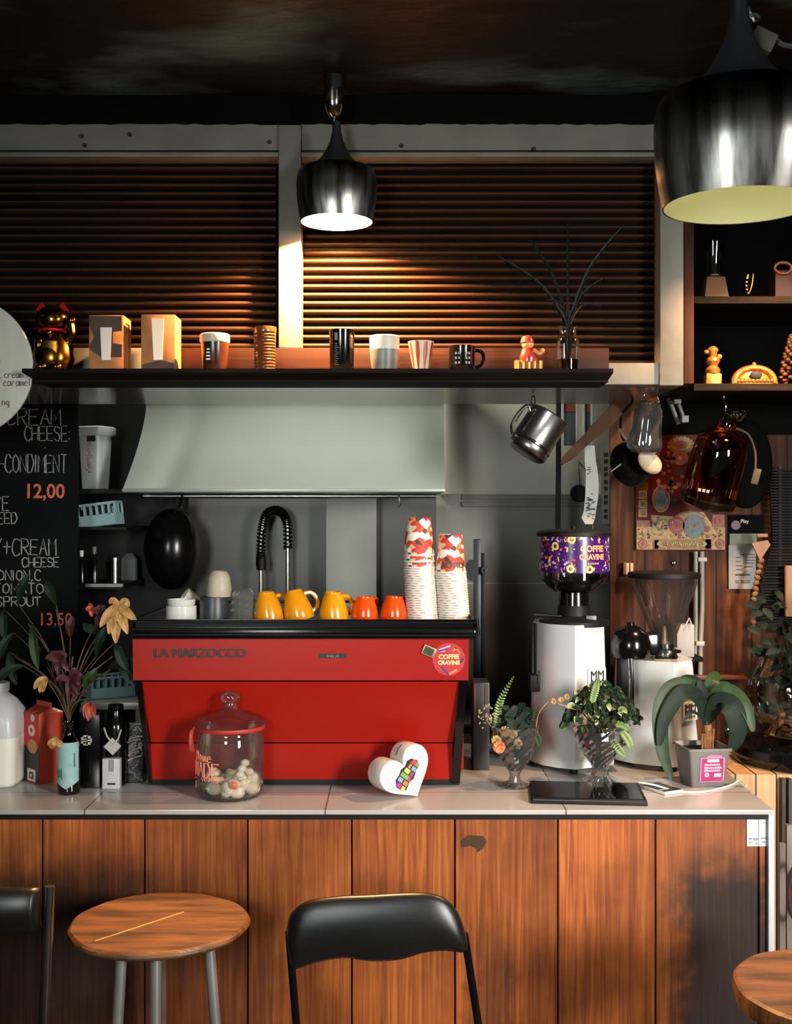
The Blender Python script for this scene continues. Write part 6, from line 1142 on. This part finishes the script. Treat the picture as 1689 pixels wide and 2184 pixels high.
Y = 3.765; t = T('cable_conduit', 'pair of pale conduits running down the wood wall behind the cone hopper', 'pipe', (wx(1490, Y), Y, wz(1440, Y))); g = G(); g.tube([P(1497, 1176, Y), P(1497, 1300, Y), P(1494, 1370, Y), P(1493, 1440, Y)], .008, 10); g.ob('pipe', mat('pale_conduit', '#8f8a80', '#7c776d', rough=.5), t); g = G(); g.tube([P(1484, 1176, Y), P(1484, 1330, Y), P(1482, 1400, Y)], .007, 10); g.ob('pipe', MT['pale_conduit'], t)
for x, y in ((1497, 1193), (1492, 1372)): G().at(P(x, y, Y-.004)).box(-.014, .014, -.01, .012, -.007, .007, .002).ob('clip', mat('white_clip', '#a9a59c', '#98948b'), t)
g = G(); px_box(g, 1470, 1600, 1441, 1450, 3.74, .045, .002); o = g.ob('ledge', wood('ledge_wood', '#5a2a12', '#7a3d1c', '#8a4a26', grain=(3, 30, 30))); tag(o, 'thin reddish brown ledge on the wood wall behind the pot plant', 'ledge', org=P(1535, 1450, 3.74))
g = G(); px_box(g, 1335, 1351, 1201, 1226, 3.74, .045, .002); o = g.ob('wood_block', MT['tan_crate_wood']); tag(o, 'small tan wood block fixed to the wall left of the cone hopper', 'block', org=P(1343, 1226, 3.74))
g = G(); px_box(g, 1444, 1481, 1332, 1402, 3.66, .05, .003); t = T('white_carton', 'plain white carton behind the grinder with the cone hopper', 'carton', (wx(1462, 3.68), 3.68, wz(1402, 3.66))); g.ob('carton_body', mat('dull_white_card', '#a3a19b', '#98968f', rough=.6), t); g = G(); g.tube([P(1462, 1333, 3.65), P(1470, 1318, 3.65), P(1474, 1330, 3.65)], .003, 6); g.ob('tab', mSteel, t)
g = G(); px_box(g, 1430, 1500, 1402, 1412, 3.65, .14, .002); o = g.ob('wall_ledge', mOldWood); tag(o, 'dark wooden wall ledge holding the white carton', 'ledge', org=P(1462, 1412, 3.65))
p = P(1437, 1201, 3.785); o = G().at(p, rx=pi/2).lathe([(0, .008), (.006, .006), (.008, 0), (0, 0)], n=14).ob('wall_bolt', mChrome); tag(o, 'round bolt head on the wood wall above the cone hopper', 'bolt', org=p)
p = P(1551, 1557, 3.785); o = G().at(p, rx=pi/2).lathe([(0, .008), (.007, .006), (.009, 0), (0, 0)], n=14).ob('wall_bolt', mChrome); tag(o, 'round bolt head low on the wood wall behind the pot plant', 'bolt', org=p)
# cabinet, black tray and glass cloche beyond the counter end
Y = 3.40; t = T('slatted_cabinet', 'tan slatted wooden cabinet beyond the right end of the counter', 'cabinet', (1.35, 3.55, 0)); zt3 = wz(1655, Y); G().box(wx(1550, 3.45), 1.9, Y+.02, 3.78, 0, zt3, .003).ob('slatted_body', mTan, t)
g = G(); px_box(g, 1668, 1676, 1662, 2600, Y-.005, .03); px_box(g, 1682, 1689, 1662, 2600, Y-.005, .03); g.ob('dark_uprights', mat('weathered_upright', '#2a2522', '#4a423c', rough=.7, scale=8), t)
t = T('wall_batten', 'grey weathered upright boards standing behind the white counter corner', 'boards', (wx(1672, 3.2), 3.22, 0)); g = G(); px_box(g, 1663, 1676, 1800, 2700, 3.24, .02, .002); px_box(g, 1678, 1720, 1760, 2700, 3.26, .02, .002); g.ob('boards', wood('weathered_grey_boards', '#5a5249', '#786e62', '#8f8578', rough=.7, grain=(20, 20, 2), isl=.4), t)
g = G(); c = P(1704, 1905, 3.18); g.tube([c + V((.028*cos(a*pi/12), 0, .075*sin(a*pi/12))) for a in range(24)], .008, 8, True); o = g.ob('coiled_hose', mat('dark_red_hose', '#2c1013', '#46191c', rough=.4)); tag(o, 'dark red coiled hose at the photo edge beyond the counter', 'hose', org=c + V((0, 0, -.083)))
cx, cy = wx(1722, 3.6), 3.60; u = S(1, 3.6); t = T('glass_terrarium', 'glass bowl of dried bark and dark foliage on a round black base', 'terrarium', (cx, cy, zt3))
g = G(); g.lathe([(0, 0), (.2, 0), (.215, .012), (.225, .03), (.22, .052), (.18, .06), (0, .06)], (cx, cy, zt3), 56); g.ob('base', mGloss, t)
zb = zt3 + .06; g = G(); g.lathe([(0, .002), (.10, .004), (.14, .03), (.175, .09), (.185, .15), (.175, .21), (.15, .26)], (cx, cy, zb), 48); g.ob('bowl', mGlass, t, ang=.9); g = G(); g.tube([(cx + .142*cos(a*pi/20), cy + .142*sin(a*pi/20), zb+.03) for a in range(40)], .0025, 5, True); g.ob('rim_line', mSteel, t)
g = G(); rn = random.Random(17)
for k in range(46):
    a = rn.uniform(0, 6.28); r = .13*rn.random()**.6; c = V((cx + r*cos(a), cy + r*sin(a), zb + rn.uniform(.012, .075))); g.M = Mx.Translation(c) @ Mx.Rotation(rn.uniform(0, 3), 4, 'Z') @ Mx.Rotation(rn.uniform(-.9, .9), 4, 'Y'); l = rn.uniform(.015, .035); g.box(-l, l, -.008, .008, -.004, .004, .003, 1)
bk = g.ob('bark_chips', mat('dried_bark', '#8a5a2c', '#4a3018', rough=.8, scale=40), t); bk['kind'] = 'stuff'
g = G()
for k in range(170):
    a = rn.uniform(0, 6.28); r = .17*rn.random()**.5; z = rn.uniform(.07, .44); c = V((cx + r*cos(a)*(1-.3*z), cy + r*sin(a)*(1-.3*z), zb + z)); d = V((cos(a) + rn.uniform(-.7, .7), sin(a) + rn.uniform(-.7, .7), rn.uniform(-.6, .9))).normalized()*.045; g.leaf([c, c + d*.5 + V((0, 0, .006)), c + d], .011, .3, None, 3)
for k in range(12): a = k*.52; g.tube([(cx, cy, zb+.03), (cx + .1*cos(a), cy + .1*sin(a), zb + .35)], .002, 5)
g.ob('foliage', mDarkGreen, t)
# ---------------------------------------------------------------- stools and folding chairs
mSeat = wood('worn_stool_seat', '#4f2c15', '#84502a', '#a87242', rough=.45, grain=(9, 9, 9), isl=.6)
def seatwood():
    m = mat('worn_seat_wood', '#6d4a2d', '#3a2a1b', rough=.5, scale=5, det=8, st=(1.1, 6, 1), bump=.25, bs=16, lo=.36, hi=.66); return m
mSeat = seatwood(); mLeg = mat('pale_steel_leg', '#bdbdb9', '#a9a9a5', rough=.3, metal=.75, scale=10)
def stool(label, cxp, cyp, Yc, rad, rz, th, seam):
    c = V((wx(cxp, Yc), Yc, 0)); zt = wz(cyp, Yc); t = T('round_stool', label, 'stool', c, 'round timber stools'); n = 72; rn = random.Random(int(cxp)); ph = [rn.uniform(0, 6.28) for _ in range(5)]
    def wb(i, k):
        a = 2*pi*k/n; return 1 + .008*sin(3*a+ph[0]) + .006*sin(5*a+ph[1]) + .004*sin(11*a+ph[2])*(1 if i < 4 else 1.5)
    g = G().at((c.x, c.y, zt), rz=rz); g.lathe([(0, -th), (rad-.012, -th), (rad-.002, -th+.006), (rad, -th*.5), (rad-.002, -.005), (rad-.008, 0), (rad*.6, .0004), (0, .0004)], n=n, wob=wb); o = g.ob('seat', mSeat, t, ang=.5)
    if seam:
        q = [V((wx(px, F*(CZ-zt)/(py-CY)), F*(CZ-zt)/(py-CY), zt+.0006)) for px, py in seam]; d = (q[1]-q[0]).normalized(); nn = V((-d.y, d.x, 0))*.0022; up = V((0, 0, .001))
        g = G(); g.loft([[p-nn, p+nn, p+nn+up, p-nn+up] for p in q]); g.ob('seam_strip', mat('pale_seam', '#c29a5f', '#b08850', rough=.5), t)
    for a in (R(-118), R(-82), R(-20), R(100)):
        p0 = V((c.x + rad*.62*cos(a), c.y + rad*.62*sin(a), zt-th)); p1 = V((c.x + rad*.95*cos(a), c.y + rad*.95*sin(a), 0.004)); g = G(); g.tube([p1, p0], .0125, 12); g.ob('leg', mLeg, t)
    g = G(); g.tube([(c.x + rad*.8*cos(a*pi/16), c.y + rad*.8*sin(a*pi/16), .28) for a in range(32)], .009, 8, True); g.ob('foot_ring', mLeg, t)
    g = G(); g.lathe([(0, -.012), (rad*.7, -.012), (rad*.7, 0), (0, 0)], (c.x, c.y, zt-th), 32); g.ob('mount_plate', mBlack, t); return t
stool('worn round timber stool with three pale steel legs showing, left of the black chair', 340, 1963, 2.70, .2065, .25, .021, ((203, 2008), (392, 1946)))
stool('round timber stool cut by the bottom right corner of the photo', 1788, 2102, 2.36, .207, 1.1, .045, None)
mVinyl = mat('black_vinyl', '#0f1011', '#141516', rough=.34, scale=260, bump=.06, bs=900); mTube = mat('black_chrome_tube', '#1f2022', '#2a2b2d', rough=.16, metal=.8)
def pad(top, bot, Y, th, cur, t):
    x0, x1 = top[0][0], top[-1][0]; g = G(); ne, nv = 48, 16; front = []; 
    tp = smooth_path([(a, 0, b) for a, b in top], 8); bt = smooth_path([(a, 0, b) for a, b in bot], 8)
    def along(p, q):
        i = q*(len(p)-1); k = min(len(p)-2, int(i)); return p[k].lerp(p[k+1], i-k)
    rings = []
    for i in range(ne+1):
        q = i/ne; a = along(tp, q); b = along(bt, q); ring = []; cy = cur*(1 - (2*q-1)**2)
        for k in range(24):
            an = 2*pi*k/24; v = .5 - .5*cos(an); s = sin(an); px, py = a.x + (b.x-a.x)*v, a.z + (b.z-a.z)*v; ed = min(1, .35 + 4*min(q, 1-q)); dp = abs(s)**.6*(1 if s > 0 else -1)*th*ed
            z = wz(py, Y); ring.append((wx(px, Y), Y - cy + dp - (.010*sin(v*pi)), z))
        rings.append(ring)
    g.loft(rings); g.ob('backrest', mVinyl, t, ang=1.2)
def chair(label, Y, top, bot, fr, mt, rad=.0085, seat=True):
    xm = (top[0][0] + top[-1][0])/2; t = T('folding_chair', label, 'chair', (wx(xm, Y), Y + .2, 0), None); pad(top, bot, Y, .016, .018, t)
    for (xa, ya), (xb, yb), side in fr:
        a, b = P(xa, ya, Y+.006), P(xb, yb, Y+.006); d = b-a; k = (a.z-.01)/(a.z-b.z); e = a + V((d.x*k, 0, d.z*k)); e.y = Y - .03; g = G(); g.tube([a + V((0, 0, 0)), e], rad, 12); g.ob('leg', mt, t)
        p = a.lerp(e, (a.z-.46)/(a.z-.01)); q = V((p.x, min(Y+.36, 2.93), .01)); g = G(); g.tube([p + V((side*.018, 0, .03)), q + V((side*.018, 0, 0))], rad, 12); g.ob('leg', mt, t)
    x0, x1 = wx(top[0][0], Y)+.03, wx(top[-1][0], Y)-.03; G().box(x0, x1, Y+.015, min(Y+.38, 2.94), .445, .48, .012).ob('seat', mVinyl, t)
    g = G(); g.tube([(x0-.01, Y+.0, .2), (x1+.01, Y+.0, .2)], rad*.8, 8); g.ob('crossbar', mt, t); return t
chair('black vinyl backed folding chair pulled up to the middle of the counter', 2.48, [(611, 1978), (622, 1945), (655, 1918), (720, 1906), (790, 1902), (860, 1898), (915, 1899), (950, 1912), (975, 1940), (990, 1978), (997, 2010)],
      [(613, 2010), (622, 2062), (640, 2060), (680, 2046), (735, 2036), (790, 2043), (850, 2040), (900, 2026), (945, 2022), (985, 2028), (996, 2024)], [((616, 1985), (633, 2184), 1), ((990, 1990), (1020, 2184), -1)], mTube)
chair('dark folding chair with a chrome frame cut by the lower left edge', 2.45, [(-190, 1900), (-150, 1890), (-60, 1887), (20, 1887), (70, 1888), (88, 1892)], [(-190, 1980), (-150, 1988), (-60, 1990), (20, 1988), (70, 1986), (88, 1980)], [((106, 1890), (97, 2184), -1), ((-205, 1900), (-190, 2184), 1)], mat('dull_chrome_tube', '#a9aaa8', '#8f908e', rough=.22, metal=1), .011)
